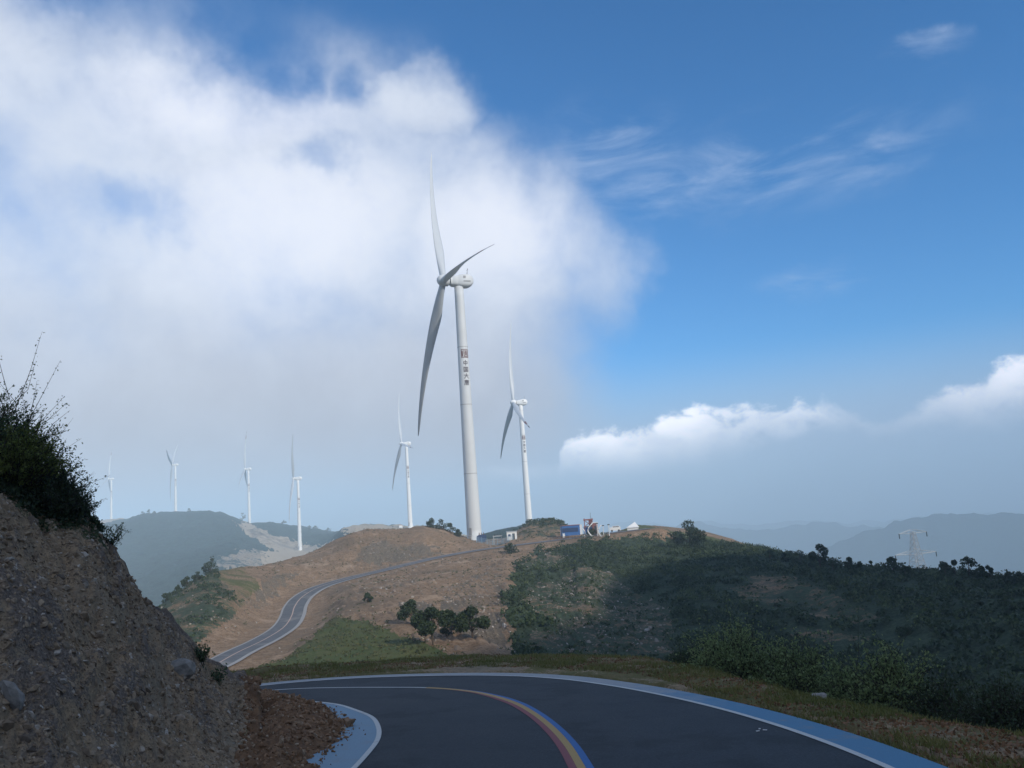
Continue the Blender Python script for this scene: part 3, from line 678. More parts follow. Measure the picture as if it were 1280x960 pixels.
def blade_mesh():
    """span along +Z, rotor axis +X (towards the wind), chord mostly across; returns MB with red bands"""
    mb = MB(); n = 14; S_ = np.concatenate([np.linspace(.02, .2, 8), np.linspace(.24, 1, 26)])
    ring = []
    for s in S_:
        ch = np.interp(s, [0, .05, .12, .22, .4, .6, .8, .95, 1.], [2.3, 2.3, 3.0, 3.9, 3.1, 2.2, 1.45, .9, .25])
        th = np.interp(s, [0, .05, .12, .22, .4, .7, 1.], [2.3, 2.3, 1.9, 1.15, .7, .36, .08])
        tw = rad(np.interp(s, [0, .2, .5, 1.], [78, 72, 62, 56]))       # parked, blades feathered
        off_x = 3.6 * s * (1 - s) * 1.6 - 1.0 * s * s + 1.3 * s
        pts = []
        for k in range(n):
            a = 2 * math.pi * k / n; cx_ = math.cos(a) * ch / 2; cy_ = math.sin(a) * th / 2 * (1 - .35 * math.cos(a) * min(1, s * 6))
            cx_ -= ch * .18 * min(1, s * 5)
            # chord along Y rotated by twist towards X
            y = cx_ * math.cos(tw) - cy_ * math.sin(tw); x = cx_ * math.sin(tw) + cy_ * math.cos(tw)
            pts.append((x + off_x, y, s * RB_))
        ring.append(pts)
    for p in ring: mb.v += p
    for i in range(len(ring) - 1):
        s = (S_[i] + S_[i+1]) / 2; mi = 2 if s > .93 else (1 if .80 < s < .885 else (1 if s > 2 else 0))
        for k in range(n): mb.f.append((i*n+k, i*n+(k+1) % n, (i+1)*n+(k+1) % n, (i+1)*n+k)); mb.m.append(mi)
    mb.f.append(tuple((len(ring)-1)*n + k for k in range(n))); mb.m.append(2)
    return mb
def turbine_proto():
    root = empty('wind_turbine', (0, 0, 0))
    mb = MB(); prof = [(2.95, -3), (2.95, .35), (tower_r(.35) + .05, .4)]
    seams = [3.2, 22., 46.0, 66.5]
    z = .4
    zl = sorted(set([.4] + list(np.linspace(3, HT, 24)) + seams))
    for z in zl: prof.append((tower_r(z), z))
    lathe(mb, prof, 32)
    tw = mb.build('tower', MAT['white'], root, True)
    for z in seams[1:]:
        sm = MB(); r = tower_r(z) + .015; lathe(sm, [(r, z - .09), (r + .035, z - .08), (r + .035, z + .08), (r, z + .09)], 32, cap=False)
        sm.build('flange', MAT['seam'], tw)
    d = MB(); r = tower_r(2.4) + .06; d.box((r, 0, 2.5), (.12, 1.0, 2.3)); d.box((r + .25, 0, 1.05), (1.2, 1.3, .12)); d.box((r + .6, 0, .5), (.6, 1.1, 1.0))
    d.build('door', MAT['seam'], tw)
    # lettering down the wall: a seal and four characters
    lt = MB(); letter_mesh(lt, SEAL, 64.0, 3.0, .26, 1, .92)
    for k, ch in enumerate(('zhong', 'guo', 'da', 'tang')): letter_mesh(lt, CH[ch], 60.6 - 2.33 * k, 1.75, .27, 0, 1.0)
    le = lt.build('lettering', [MAT['letter'], MAT['logo']], tw)
    # nacelle: rounded body with a flared rear hood, along -X
    nb = MB(); n = 20; secs = []
    for x, w, zt, zb in ((3.1, 1.5, 1.55, -1.5), (2.4, 1.9, 1.95, -1.85), (.9, 2.0, 2.05, -1.95), (.4, 2.0, 2.1, -2.0), (-.2, 2.25, 2.35, -2.3), (-2.2, 2.3, 2.55, -2.35), (-3.6, 2.25, 2.45, -2.2), (-4.7, 1.8, 1.95, -1.5), (-5.3, 1.0, 1.1, -.7), (-5.5, .3, .5, -.1)):
        ring = []
        for k in range(n):
            a = 2 * math.pi * k / n; cy_, sz = math.cos(a), math.sin(a); e = .55
            yy = math.copysign(abs(cy_) ** e, cy_) * w; zz_ = (math.copysign(abs(sz) ** e, sz) + 1) / 2 * (zt - zb) + zb
            ring.append((x, yy, zz_))
        secs.append(ring)
    for rg in secs: nb.v += rg
    for i in range(len(secs) - 1):
        for k in range(n): nb.f.append((i*n+k, i*n+(k+1) % n, (i+1)*n+(k+1) % n, (i+1)*n+k)); nb.m.append(0)
    nb.f.append(tuple(range(n))); nb.m.append(0); nb.f.append(tuple((len(secs)-1)*n + k for k in reversed(range(n)))); nb.m.append(0)
    na = nb.build('nacelle', MAT['white'], root, True); na.location = (0, 0, HT + 2.0)
    ms = MB(); ms.tube([(-3.4, .5, 2.4), (-3.4, .5, 4.3)], .07, 5); ms.tube([(-3.4, -.5, 2.4), (-3.4, -.5, 3.8)], .07, 5); ms.tube([(-3.4, -.7, 4.2), (-3.4, .9, 4.2)], .05, 5); ms.box((-3.4, .9, 4.35), (.3, .3, .4))
    ms.build('wind_vane', MAT['seam'], na)
    for yy in (2.29, -2.29):
        for bx, bs_ in (((-2.6, yy, -.4), (2.6, .06, .5)), ((-1.7, yy, 1.1), (.9, .06, .9))):
            gr = MB(); gr.box(bx, bs_); gr.build('vent', MAT['seam'], na)
    # hub: a blunt spinner
    hbm = MB(); prof = [(1.75, -1.9), (2.0, -1.5), (2.1, -.4), (2.05, .6), (1.75, 1.5), (1.2, 2.1), (.5, 2.45), (.05, 2.52)]
    lathe(hbm, prof, 24); hb_ = hbm.build('hub', MAT['white'], root, True)
    hb_.rotation_mode = 'XYZ'
    bl = blade_mesh(); blades = [bl.build('blade', [MAT['blade'], MAT['red'], MAT['darktip']], root, True)]
    for k in range(2): b = blades[0].copy(); COL.objects.link(b); b.parent = root; blades.append(b)
    return root, tw, le, na, hb_, blades
def copy_tree(o, parent=None):
    c = o.copy(); COL.objects.link(c)
    if parent is not None: c.parent = parent
    for ch in list(o.children): copy_tree(ch, c)
    return c
proto = turbine_proto()[0]
def pose(root, base, phi, t3, tilt, label, white='white', show=(True, True, True)):
    root.location = base; yaw = math.pi + rad(phi); root.rotation_euler = (0, 0, yaw)
    tag(root, label, 'wind turbine', 'wind turbines along the ridge')
    kids = list(root.children); ti = rad(tilt)
    hubp = Vector((OVER, 0, HT + 2.3)); X_ = Vector((math.cos(ti), 0, math.sin(ti))); Z_ = Vector((-math.sin(ti), 0, math.cos(ti))); Y_ = Vector((0, 1, 0))
    # a line of sight to the tower decides where the writing faces
    view = math.atan2(-base[1], -base[0]) - yaw + rad(22)
    i = 0
    for o in kids:
        nm = o.name.split('.')[0]
        if nm == 'hub':
            m = Matrix((Vector((0, 1, 0)), Z_, X_)).transposed().to_4x4(); m.translation = hubp; o.matrix_local = m
        elif nm == 'blade':
            a = rad(t3) + i * 2 * math.pi / 3; i += 1
            if i > 1:
                for s_ in (1, 2): o.material_slots[s_].link = 'OBJECT'; o.material_slots[s_].material = MAT['blade']
            d = Y_ * math.cos(a) + Z_ * math.sin(a); c = d.cross(X_)
            m = Matrix((X_, c, d)).transposed().to_4x4(); m.translation = hubp; o.matrix_local = m
        elif nm == 'nacelle': o.location = (0, 0, HT + 2.0)
        elif nm == 'tower':
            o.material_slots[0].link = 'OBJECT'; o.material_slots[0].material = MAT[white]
            for ch in o.children:
                if ch.name.startswith('lettering'): ch.rotation_euler = (0, 0, view)
                if ch.name.startswith('door'): ch.rotation_euler = (0, 0, view - .9)
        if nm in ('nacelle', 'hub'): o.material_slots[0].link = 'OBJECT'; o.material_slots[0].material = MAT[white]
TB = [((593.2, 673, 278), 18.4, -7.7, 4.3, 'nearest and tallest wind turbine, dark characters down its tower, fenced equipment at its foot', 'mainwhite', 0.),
      ((661.5, 655, 600), 11.6, -23.2, 4.2, 'white wind turbine right of the nearest one, its foot hidden by a rocky green knoll', 'white', 0.),
      ((513, 657, 905), 20., -9.5, 5., 'bright white wind turbine on the pale earth platform left of the nearest turbine', 'white', 0.),
      ((375, 686.5, 1085), 11., 180., 4., 'bright white wind turbine on pale bare ground left of the brown hill crest', 'white', 0.),
      ((311.8, 654.5, 1425), 11., 90., 4., 'hazy wind turbine at the right end of the blue wooded hill, beside a small tree', 'white', 0.),
      ((219.6, 645, 1560), 14., 20., 4., 'faint wind turbine rising behind the middle of the blue wooded hill', 'white', 0.),
      ((139, 653.5, 1880), 14., 100., 4., 'faintest wind turbine, farthest left on a pale patch just beyond the rock bank', 'white', 0.)]
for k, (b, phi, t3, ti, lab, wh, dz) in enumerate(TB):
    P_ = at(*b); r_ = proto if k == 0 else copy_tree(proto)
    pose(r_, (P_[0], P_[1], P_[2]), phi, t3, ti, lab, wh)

# ------------------------------------------------------------------ lattice pylon
def pylon(px, pytop, pybase, r):
    b = at(px, pybase, r); tpt = at(px, pytop, r); Hh = tpt[2] - b[2] + 6; b[2] -= 6
    root = tag(empty('power_pylon', b, rad(12)), 'pale steel lattice power pylon with crossarms rising behind the dark ridge on the right', 'pylon')
    mb = MB(); lv = np.linspace(0, 1, 10) ** .85; hw = lambda f: (3.1 * (1 - f) ** 1.1 + .7)
    cor = [(1, 1), (-1, 1), (-1, -1), (1, -1)]
    for i in range(len(lv) - 1):
        f0, f1 = lv[i], lv[i+1]; w0, w1_ = hw(f0), hw(f1); z0, z1 = f0 * Hh, f1 * Hh
        for k in range(4):
            a, c = cor[k], cor[(k + 1) % 4]; wd = .3 if i < 5 else .24
            mb.bar((a[0]*w0, a[1]*w0, z0), (a[0]*w1_, a[1]*w1_, z1), wd)
            mb.bar((a[0]*w0, a[1]*w0, z0), (c[0]*w1_, c[1]*w1_, z1), .13); mb.bar((c[0]*w0, c[1]*w0, z0), (a[0]*w1_, a[1]*w1_, z1), .13)
            mb.bar((a[0]*w1_, a[1]*w1_, z1), (c[0]*w1_, c[1]*w1_, z1), .13)
    mb.build('lattice_mast', MAT['steel'], root)
    for f, L in ((.97, 6.5), (.62, 9.)):
        z = f * Hh; w = hw(f)
        for s in (1, -1):
            ar = MB()
            for q in (1, -1): ar.bar((s*w, q*w, z), (s*(w+L), 0, z + .2), .16); ar.bar((s*w, q*w, z + 1.7), (s*(w+L), 0, z + .2), .16)
            for f2 in (.33, .66): ar.bar((s*(w+L*f2), w*(1-f2), z + .1), (s*(w+L*f2), w*(1-f2), z + 1.7*(1-f2)), .12)
            ao = ar.build('cross_arm', MAT['steel'], root)
            ins = MB(); ins.tube([(s*(w+L), 0, z + .2), (s*(w+L), 0, z - 2.)], .22, 6); ins.build('insulator', MAT['charcoal'], ao)
pylon(1149, 664, 722, 420)

# ------------------------------------------------------------------ equipment and structures on the hill crest
def ground_at(px, py, r, dz=0.):
    P_ = at(px, py, r); z = float(terr(P_[0], P_[1])); return P_[0], P_[1], z + dz
def facing(x, y): return math.atan2(-x, y)          # rotates local -Y to look at the camera
def sited(name, px, r, label, cat, group=None, dz=0., py=672, zpix=None):
    x, y, z = ground_at(px, py, r)
    if zpix is not None: z = min(at(px, zpix, r)[2], z + .6)
    return tag(empty(name, (x, y, z + dz), facing(x, y)), label, cat, group)
# transformer
t0 = sited('transformer', 602, 270, 'dark blue transformer with radiators behind the pale fence at the foot of the nearest turbine', 'transformer')
mb = MB(); mb.box((0, 0, 1.35), (2.2, 1.5, 1.9)); mb.box((0, 0, .2), (2.5, 1.7, .4)); mb.build('tank', MAT['darkblue'], t0)
for s in (-1, 1):
    mb = MB()
    for k in range(6): mb.box((s * 1.35, -.6 + k * .24, 1.3), (.45, .06, 1.5))
    mb.build('radiator', MAT['darkblue'], t0)
for k in (-.7, 0, .7):
    mb = MB(); lathe(mb, [(.12, 0), (.12, .1), (.2, .15), (.1, .22), (.2, .32), (.1, .4), (.18, .5), (.07, .58), (.05, .85)], 8); o = mb.build('bushing', MAT['brownwood'], t0); o.location = (k, 0, 2.3)
# switch frame
t0 = sited('switch_frame', 622, 270, 'small steel switch frame on two posts between the transformer and the white cabin', 'steel frame')
for s in (-1.3, 1.3):
    mb = MB(); mb.tube([(s, 0, 0), (s, 0, 3.3)], .13, 6); mb.build('post', MAT['steel'], t0)
mb = MB(); mb.box((0, 0, 3.1), (3.2, .2, .25)); mb.box((0, 0, 2.2), (2.7, .15, .15)); mb.build('crossbeam', MAT['steel'], t0)
for k in (-.9, 0, .9):
    mb = MB(); lathe(mb, [(.1, 0), (.16, .1), (.08, .2), (.16, .3), (.08, .4), (.14, .5), (.05, .6)], 8); o = mb.build('insulator', MAT['charcoal'], t0); o.location = (k, 0, 3.22)
# white cabin
t0 = sited('site_cabin', 640, 268, 'white cabin with a dark doorway at the right end of the fenced equipment', 'cabin')
mb = MB(); mb.box((0, 0, 1.3), (3.3, 2.4, 2.6)); mb.build('wall', MAT['white'], t0)
mb = MB(); mb.box((0, 0, 2.68), (3.6, 2.7, .16)); mb.build('roof', MAT['steel'], t0)
mb = MB(); mb.box((.55, -1.22, 1.05), (.8, .06, 2.0)); mb.build('door', MAT['charcoal'], t0)
mb = MB(); mb.box((-.8, -1.22, 1.5), (.8, .06, .7)); mb.build('window', MAT['darkblue'], t0)
# mesh fence round the equipment
t0 = tag(empty('wire_fence', ground_at(618, 672, 265), facing(*ground_at(618, 672, 265)[:2])), 'pale blue wire fence of mesh panels in front of the transformer yard', 'fence')
for k in range(8):
    x = -5.9 + k * 1.72; X0 = t0.matrix_basis @ Vector((x, 0, 0)); zz_ = float(terr(X0[0], X0[1])) - t0.location.z
    mb = MB(); mb.box((x, 0, zz_ + .85), (.09, .09, 2.2)); mb.build('fence_post', MAT['palefence'], t0)
    if k < 7:
        x2 = x + 1.72; X1 = t0.matrix_basis @ Vector((x2, 0, 0)); z2 = float(terr(X1[0], X1[1])) - t0.location.z; mb = MB()
        for q in range(10): mb.bar((x + .08 + q * .172, 0, zz_ + (z2 - zz_) * q / 10 + .1), (x + .08 + q * .172, 0, zz_ + (z2 - zz_) * q / 10 + 1.75), .028)
        for hgt in (.12, .65, 1.2, 1.75): mb.bar((x, 0, zz_ + hgt), (x2, 0, z2 + hgt), .03)
        mb.build('fence_panel', MAT['palefence'], t0)
# blue hoarding / container
t0 = sited('site_container', 713.5, 262, 'long blue container with a dark panel along its side beside the hill track', 'container', zpix=669)
mb = MB(); mb.box((0, 0, 1.75), (6.2, 2.5, 3.1)); mb.build('body', MAT['bluepaint'], t0)
mb = MB(); mb.box((0, -1.28, 1.95), (5.0, .06, 1.3)); mb.build('side_panel', MAT['darkblue'], t0)
mb = MB(); mb.box((0, 0, 3.37), (6.4, 2.7, .14)); mb.build('roof', MAT['rust'], t0)
t0 = sited('gate_post', 702.5, 259, 'dark slim post with a crossbar at the left end of the blue container', 'post', zpix=671)
mb = MB(); mb.tube([(0, 0, -.3), (0, 0, 3.9)], .16, 6); mb.build('shaft', MAT['charcoal'], t0); mb = MB(); mb.box((.0, 0, 3.8), (1.3, .25, .3)); mb.build('crossbar', MAT['charcoal'], t0)
t0 = sited('white_board', 725.8, 262, 'plain white board standing upright at the right end of the blue container', 'board', zpix=668)
mb = MB(); mb.box((0, 0, 1.75), (1.5, .15, 3.1)); mb.build('panel', MAT['white'], t0)
for s in (-.6, .6):
    mb = MB(); mb.box((s, .15, 1.4), (.12, .12, 2.9)); mb.build('leg', MAT['steel'], t0)
t0 = sited('white_bin', 705, 258, 'small white bin in front of the left end of the blue container', 'bin', zpix=670.5)
mb = MB(); mb.box((0, 0, .5), (.7, .6, 1.1), taper=.9); mb.build('body', MAT['white'], t0); mb = MB(); mb.box((0, 0, 1.1), (.8, .7, .12)); mb.build('lid', MAT['white'], t0)
# low railing along the track
t0 = tag(empty('railing', ground_at(706, 671, 256), facing(*ground_at(706, 671, 256)[:2])), 'low brown railing along the track below the blue container', 'railing')
for k in range(9):
    x = -4.6 + k * 1.15; X0 = t0.matrix_basis @ Vector((x, 0, 0)); zz_ = float(terr(X0[0], X0[1])) - t0.location.z
    mb = MB(); mb.box((x, 0, zz_ + .45), (.12, .12, 1.1)); mb.build('rail_post', MAT['brownwood'], t0)
    if k < 8:
        X1 = t0.matrix_basis @ Vector((x + 1.15, 0, 0)); z2 = float(terr(X1[0], X1[1])) - t0.location.z
        mb = MB(); mb.bar((x, 0, zz_ + .9), (x + 1.15, 0, z2 + .9), .08); mb.bar((x, 0, zz_ + .5), (x + 1.15, 0, z2 + .5), .08); mb.build('rail', MAT['brownwood'], t0)
# red frame tower on a blue hut
t0 = sited('lookout_tower', 737, 264, 'red steel lookout tower standing over a blue hut on the hill crest', 'tower', zpix=668.5)
for sx_ in (-1.45, 1.45):
    for sy_ in (-1., 1.):
        mb = MB(); mb.box((sx_, sy_, 3.1), (.3, .3, 6.4)); mb.build('leg', MAT['rust'], t0)
mb = MB(); mb.box((-.2, 0, 1.6), (3.4, 2.2, 2.6)); mb.build('hut', MAT['bluepaint'], t0)
mb = MB(); mb.box((0, 0, 3.15), (3.7, 2.6, .25)); mb.build('platform', MAT['rust'], t0); mb = MB(); mb.box((0, 0, 5.75), (3.5, 2.6, .5)); mb.build('roof', MAT['rust'], t0)
mb = MB()
for a, b in (((-1.45, -1.05, 3.2), (1.45, -1.05, 5.6)), ((1.45, -1.05, 3.2), (-1.45, -1.05, 5.6))): mb.bar(a, b, .16)
mb.box((.75, 0, 4.4), (1.3, 1.8, 2.3)); mb.build('bracing', MAT['rust'], t0)
mb = MB(); mb.tube([(.95, 0, 6), (.95, 0, 8.4)], .06, 5); mb.build('mast', MAT['charcoal'], t0); t0.scale = (.88, .88, .84)
t0 = sited('red_kiosk', 745, 262, 'red kiosk with a flat pale roof right of the lookout tower', 'kiosk', zpix=667)
mb = MB(); mb.box((0, 0, 1.7), (1.7, 1.6, 3.4)); mb.build('wall', MAT['rust'], t0); mb = MB(); mb.box((0, 0, 3.5), (2.0, 1.9, .18)); mb.build('roof', MAT['white'], t0); mb = MB(); mb.box((.1, -.82, 1.7), (.7, .06, 1.6)); mb.build('window', MAT['charcoal'], t0)
# white hooped ornaments
def hoop(px, r, hgt, lean, label, zpix):
    t0 = sited('curved_ornament', px, r, label, 'ornament', 'white curved ornaments on the crest', zpix=zpix)
    mb = MB(); pts = [(lean * math.sin(f * math.pi) * hgt * .35 - lean * f * .5, 0, f * hgt) for f in np.linspace(-.05, 1, 10)]
    mb.tube(pts, [.24 * (1 - .6 * abs(f - .4)) for f in np.linspace(0, 1, 10)], 6); mb.build('arc', MAT['white'], t0, True)
    mb = MB(); mb.box((0, 0, .05), (.9, .6, .3)); mb.build('foot', MAT['steel'], t0)
hoop(730, 257, 2.7, .7, 'white curved ornament leaning in front of the blue hut, leftmost of the curved ones', 671)
hoop(740, 256, 3.9, -1., 'tallest white curved ornament, bowed like a bracket in front of the red tower', 670)
hoop(751.5, 257, 3.4, -.8, 'white curved ornament bowed beside the red kiosk, rightmost of the curved ones', 670)
def post(px, r, hgt, label, zpix, name='lamp_post'):
    t0 = sited(name, px, r, label, 'post', 'slim white posts on the crest', zpix=zpix)
    mb = MB(); mb.tube([(0, 0, -.3), (0, 0, hgt)], .13, 6); mb.build('shaft', MAT['white'], t0)
    mb = MB(); mb.box((0, 0, hgt + .1), (.75, .3, .28)); mb.build('lamp_head', MAT['charcoal'], t0)
post(747.5, 259, 3.6, 'slim white post with a dark head just right of the red kiosk', 669)
post(755, 259, 2.9, 'shorter slim white post with a dark head, middle of the row beside the kiosk', 669)
post(762, 258, 3.2, 'slim white post with a dark head standing alone, nearest the white tent', 669)
t0 = sited('white_tent', 792, 284, 'white pitched tent at the right end of the crest above the dark scrub', 'tent', zpix=663)
mb = MB(); mb.add([(-1.9, -1.6, .0), (1.9, -1.6, 0), (1.9, 1.6, 0), (-1.9, 1.6, 0), (-1.9, -1.6, 1.1), (1.9, -1.6, 1.1), (1.9, 1.6, 1.1), (-1.9, 1.6, 1.1)], [(0, 1, 5, 4), (1, 2, 6, 5), (2, 3, 7, 6), (3, 0, 4, 7)]); mb.build('side_wall', MAT['white'], t0)
mb = MB(); mb.add([(-2.2, -1.9, 1.05), (2.2, -1.9, 1.05), (2.2, 1.9, 1.05), (-2.2, 1.9, 1.05), (.9, 0, 2.9)], [(0, 1, 4), (1, 2, 4), (2, 3, 4), (3, 0, 4), (3, 2, 1, 0)]); mb.build('roof', MAT['white'], t0)
t0 = sited('white_van', 770, 276, 'low white van parked between the posts and the tent', 'van', zpix=664.5)
mb = MB(); mb.box((0, 0, .95), (3.6, 1.6, 1.1)); mb.box((.25, 0, 1.6), (2.6, 1.45, .6), taper=.88); mb.build('body', MAT['white'], t0)
mb = MB(); mb.box((.25, -.76, 1.6), (2.0, .06, .34)); mb.build('window', MAT['charcoal'], t0)
for s in (-1.15, 1.15):
    mb = MB(); mb.tube([(s, -.84, .36), (s, -.66, .36)], .36, 10); mb.build('wheel', MAT['charcoal'], t0)
# far platform: small white hut by the left turbine
x, y, z = at(501, 659.5, 880); t0 = tag(empty('white_hut', (x, y, z - .3), facing(x, y)), 'tiny white hut at the foot of the turbine on the pale earth platform', 'hut')
mb = MB(); mb.box((0, 0, 1.4), (3.6, 2.5, 2.8)); mb.build('wall', MAT['white'], t0); mb = MB(); mb.box((0, 0, 2.9), (4, 2.9, .2)); mb.build('roof', MAT['rust'], t0)

# ------------------------------------------------------------------ trees on the hills
def tree_px(px, pybase, r, hpx, wpx, label, **k):
    x, y = at(px, pybase, r)[:2]; s = r / 1000
    distant_tree(k.pop('name', 'tree'), x, y, hpx * s, wpx * s, label, **k)
tree_px(863, 686, 246, 34, 44, 'broad round dark tree on the crest in front of the pale grass slope', n=2600, trunk=.12)
tree_px(1026, 710, 193, 30, 24, 'tallest ragged tree on the dark skyline, left of the pylon', n=1700, trunk=.2, sparse=False)
tree_px(1042, 712, 190, 14, 20, 'low bushy tree touching the right side of the tallest ragged skyline tree', n=900, trunk=.1)
tree_px(1000, 704, 200, 16, 24, 'rounded tree touching the left side of the tallest ragged skyline tree', n=1000, trunk=.1)
tree_px(963, 699, 212, 14, 14, 'small ragged tree alone on the skyline where the pale grass slope ends', n=600, trunk=.1)
SKY = [(982, 703, 7, 10), (1063, 714, 10, 12), (1076, 716, 7, 8), (1090, 716, 9, 7), (1117, 719, 13, 20), (1132, 720, 8, 14), (1182, 724, 10, 20), (1196, 725, 14, 12), (1213, 727, 18, 22), (1229, 728, 10, 12), (1240, 730, 14, 10), (1262, 731, 10, 14), (1276, 732, 9, 14)]
for px, py, hp, wp in SKY:
    r = float(np.interp(px, [960, 1060, 1110, 1200, 1280], [214, 186, 176, 166, 156]))
    lab = 'small dark tree on the skyline left of the pylon' if px < 1145 else 'small dark tree on the skyline right of the pylon'
    tree_px(px, py, r, hp * 1.5, wp * 1.15, lab, group='small dark trees along the right skyline', n=520, trunk=.1, leaf=.55, sparse=px in (1196, 1240, 1090))
tree_px(543, 823, 100, 48, 52, 'tallest tree in the gully below the brown slope, its trunk showing', n=3200, trunk=.34, leaf=.42)
tree_px(516, 800, 118, 32, 34, 'smaller tree left of the tallest gully tree at the edge of the green slope', n=1700, trunk=.2, leaf=.42)
tree_px(592, 822, 104, 42, 46, 'rounded bushy tree right of the tallest gully tree', n=2600, trunk=.1, leaf=.42)
tree_px(566, 818, 108, 26, 30, 'low shrub filling the gap between the two larger gully trees', name='shrub', cat='shrub', n=1200, trunk=.06, leaf=.4)
tree_px(461, 780, 150, 11, 15, 'single dark shrub on the green slope below the far road', name='shrub', cat='shrub', n=500, trunk=.05, leaf=.45)
tree_px(263, 721, 204, 19, 24, 'dark tree leaning on the left edge of the brown hill against the blue valley', n=1500, trunk=.1, lean=.15)
for px, py, r, hp, wp in ((247, 728, 200, 10, 14), (234, 738, 196, 11, 14), (222, 747, 192, 10, 12), (209, 757, 190, 12, 14)):
    tree_px(px, py, r, hp, wp, 'small shrub on the left edge of the brown hill below the leaning tree', name='shrub', cat='shrub', group='shrubs on the left hill edge', n=420, trunk=.05, leaf=.6)
for px, py, r, hp, wp in ((540, 668, 272, 11, 16), (552, 670, 273, 14, 18), (563, 672, 275, 12, 16), (573, 674, 276, 9, 12)):
    tree_px(px, py, r, hp, wp, 'dark shrub in the row on the crest just left of the nearest turbine', name='shrub', cat='shrub', group='shrubs in a row on the crest', n=600, trunk=.04, leaf=.55)
for px, py, r, hp, wp, lab in ((640, 706, 226, 12, 20, 'dark shrub below the track with a pale boulder above it'), (741, 676, 258, 9, 16, 'dark shrub on the crest below the lookout tower')):
    tree_px(px, py, r, hp, wp, lab, name='shrub', cat='shrub', n=500, trunk=.04, leaf=.6)
for px, py, hp, wp in ((178, 645, 5, 7), (186, 643.5, 7, 5), (193, 643, 4, 6), (236, 641.5, 4, 5), (303, 652.5, 9, 8), (355, 656, 5, 8), (387, 661.5, 4, 7), (394, 663, 4, 7), (410, 666, 5, 8), (431, 670, 7, 9)):
    tree_px(px, py, 1425, hp, wp, 'tiny hazy tree on the far hill top left of the hazy turbine' if px < 300 else ('hazy tree just left of the foot of the turbine on the blue hill' if px == 303 else 'tiny hazy tree on the far hill top right of the hazy turbine'), name='tree', group='trees on the far blue hill top', n=120, trunk=.1, leaf=2.)

# ------------------------------------------------------------------ scrub, tufts and stones over the hillside
def sample_hill(n, a0, a1, r0, r1, keep):
    a = rng.uniform(rad(a0), rad(a1), n); r = np.sqrt(rng.uniform(r0**2, r1**2, n)); x, y = r * np.sin(a), r * np.cos(a)
    c = cover_at(x, y); k = keep(c, x, y); return x[k], y[k]
def cluster_leaves(x, y, rad_, nl, leaf, hgt=.8):
    n = len(x); z = terr(x, y); rr_ = rad_ * rng.uniform(.55, 1.4, n)
    C = np.repeat(np.c_[x, y, z + rr_ * .25], nl, 0); d = rand_dirs(n * nl); d[:, 2] = np.abs(d[:, 2]) * hgt
    C = C + d * np.repeat(rr_, nl)[:, None] * rng.uniform(.5, 1.1, n * nl)[:, None]
    return leaf_arrays(C, leaf * rng.uniform(.6, 1.4, n * nl), .5, 1.5)
dens = lambda x, y: fbm(x, y, 9, 3)
x, y = sample_hill(9000, -3, 36, 70, 300, lambda c, x, y: (c[:, 1] > .6) & (dens(x, y) > -.38 + rng.uniform(-.15, .15, len(x))))
pk = fbm(x, y, 22, 2) + rng.normal(size=len(x)) * .5 > .42
V = [cluster_leaves(x[~pk], y[~pk], 1.1 * rng.uniform(.5, 1.35, (~pk).sum()), 32, .48)]; V2 = [cluster_leaves(x[pk], y[pk], 1.15 * rng.uniform(.5, 1.6, pk.sum()), 32, .42)]
x, y = sample_hill(9000, -3, 36, 70, 300, lambda c, x, y: (c[:, 1] > .25) & (c[:, 1] <= .58) & (fbm(x, y, 7, 3) > -.05)); V.append(cluster_leaves(x[::2], y[::2], .55, 14, .34)); V2.append(cluster_leaves(x[1::2], y[1::2], .45, 12, .3))
x, y = sample_hill(1500, -27, -17, 95, 215, lambda c, x, y: (c[:, 1] > .5) & (dens(x, y) > .05)); V.append(cluster_leaves(x, y, .6, 20, .36))
x, y = sample_hill(500, -1, 6, 285, 325, lambda c, x, y: (c[:, 1] > .3)); V.append(cluster_leaves(x, y, .7, 16, .5))
o = leaf_obj('scrub', np.concatenate(V), MAT['f_dark']); tag(o, kind='stuff'); tag(leaf_obj('scrub', np.concatenate(V2), MAT['f_mid']), kind='stuff')
x, y = sample_hill(5200, -24, 6, 85, 290, lambda c, x, y: (c[:, 1] <= .5) & (c[:, 0] < .5) & (dens(x, y) > .0))
kk = np.array([np.min((R2P[::3, 0] - a)**2 + (R2P[::3, 1] - b)**2) for a, b in zip(x, y)]) > 45
V = [cluster_leaves(x[kk], y[kk], .26, 7, .22)]
x, y = sample_hill(9000, -24, 0, 60, 230, lambda c, x, y: c[:, 0] > .5); V.append(cluster_leaves(x, y, .22, 5, .26))
tag(leaf_obj('hill_tufts', np.concatenate(V), MAT['f_hill']), kind='stuff')
x, y = sample_hill(9000, -24, 14, 85, 290, lambda c, x, y: (c[:, 1] <= .6) & (c[:, 0] < .5) & ((c[:, 2] > .3) | (rng.random(len(x)) < .22)))
kk = np.array([np.min((R2P[::3, 0] - a)**2 + (R2P[::3, 1] - b)**2) for a, b in zip(x, y)]) > 24
x, y = x[kk], y[kk]; o = stones('hill_stones', np.c_[x, y, terr(x, y)], rng.uniform(.10, .34, len(x)) * np.where(rng.random(len(x)) < .05, 2.2, 1), m_st_hill, 1); tag(o, kind='stuff')
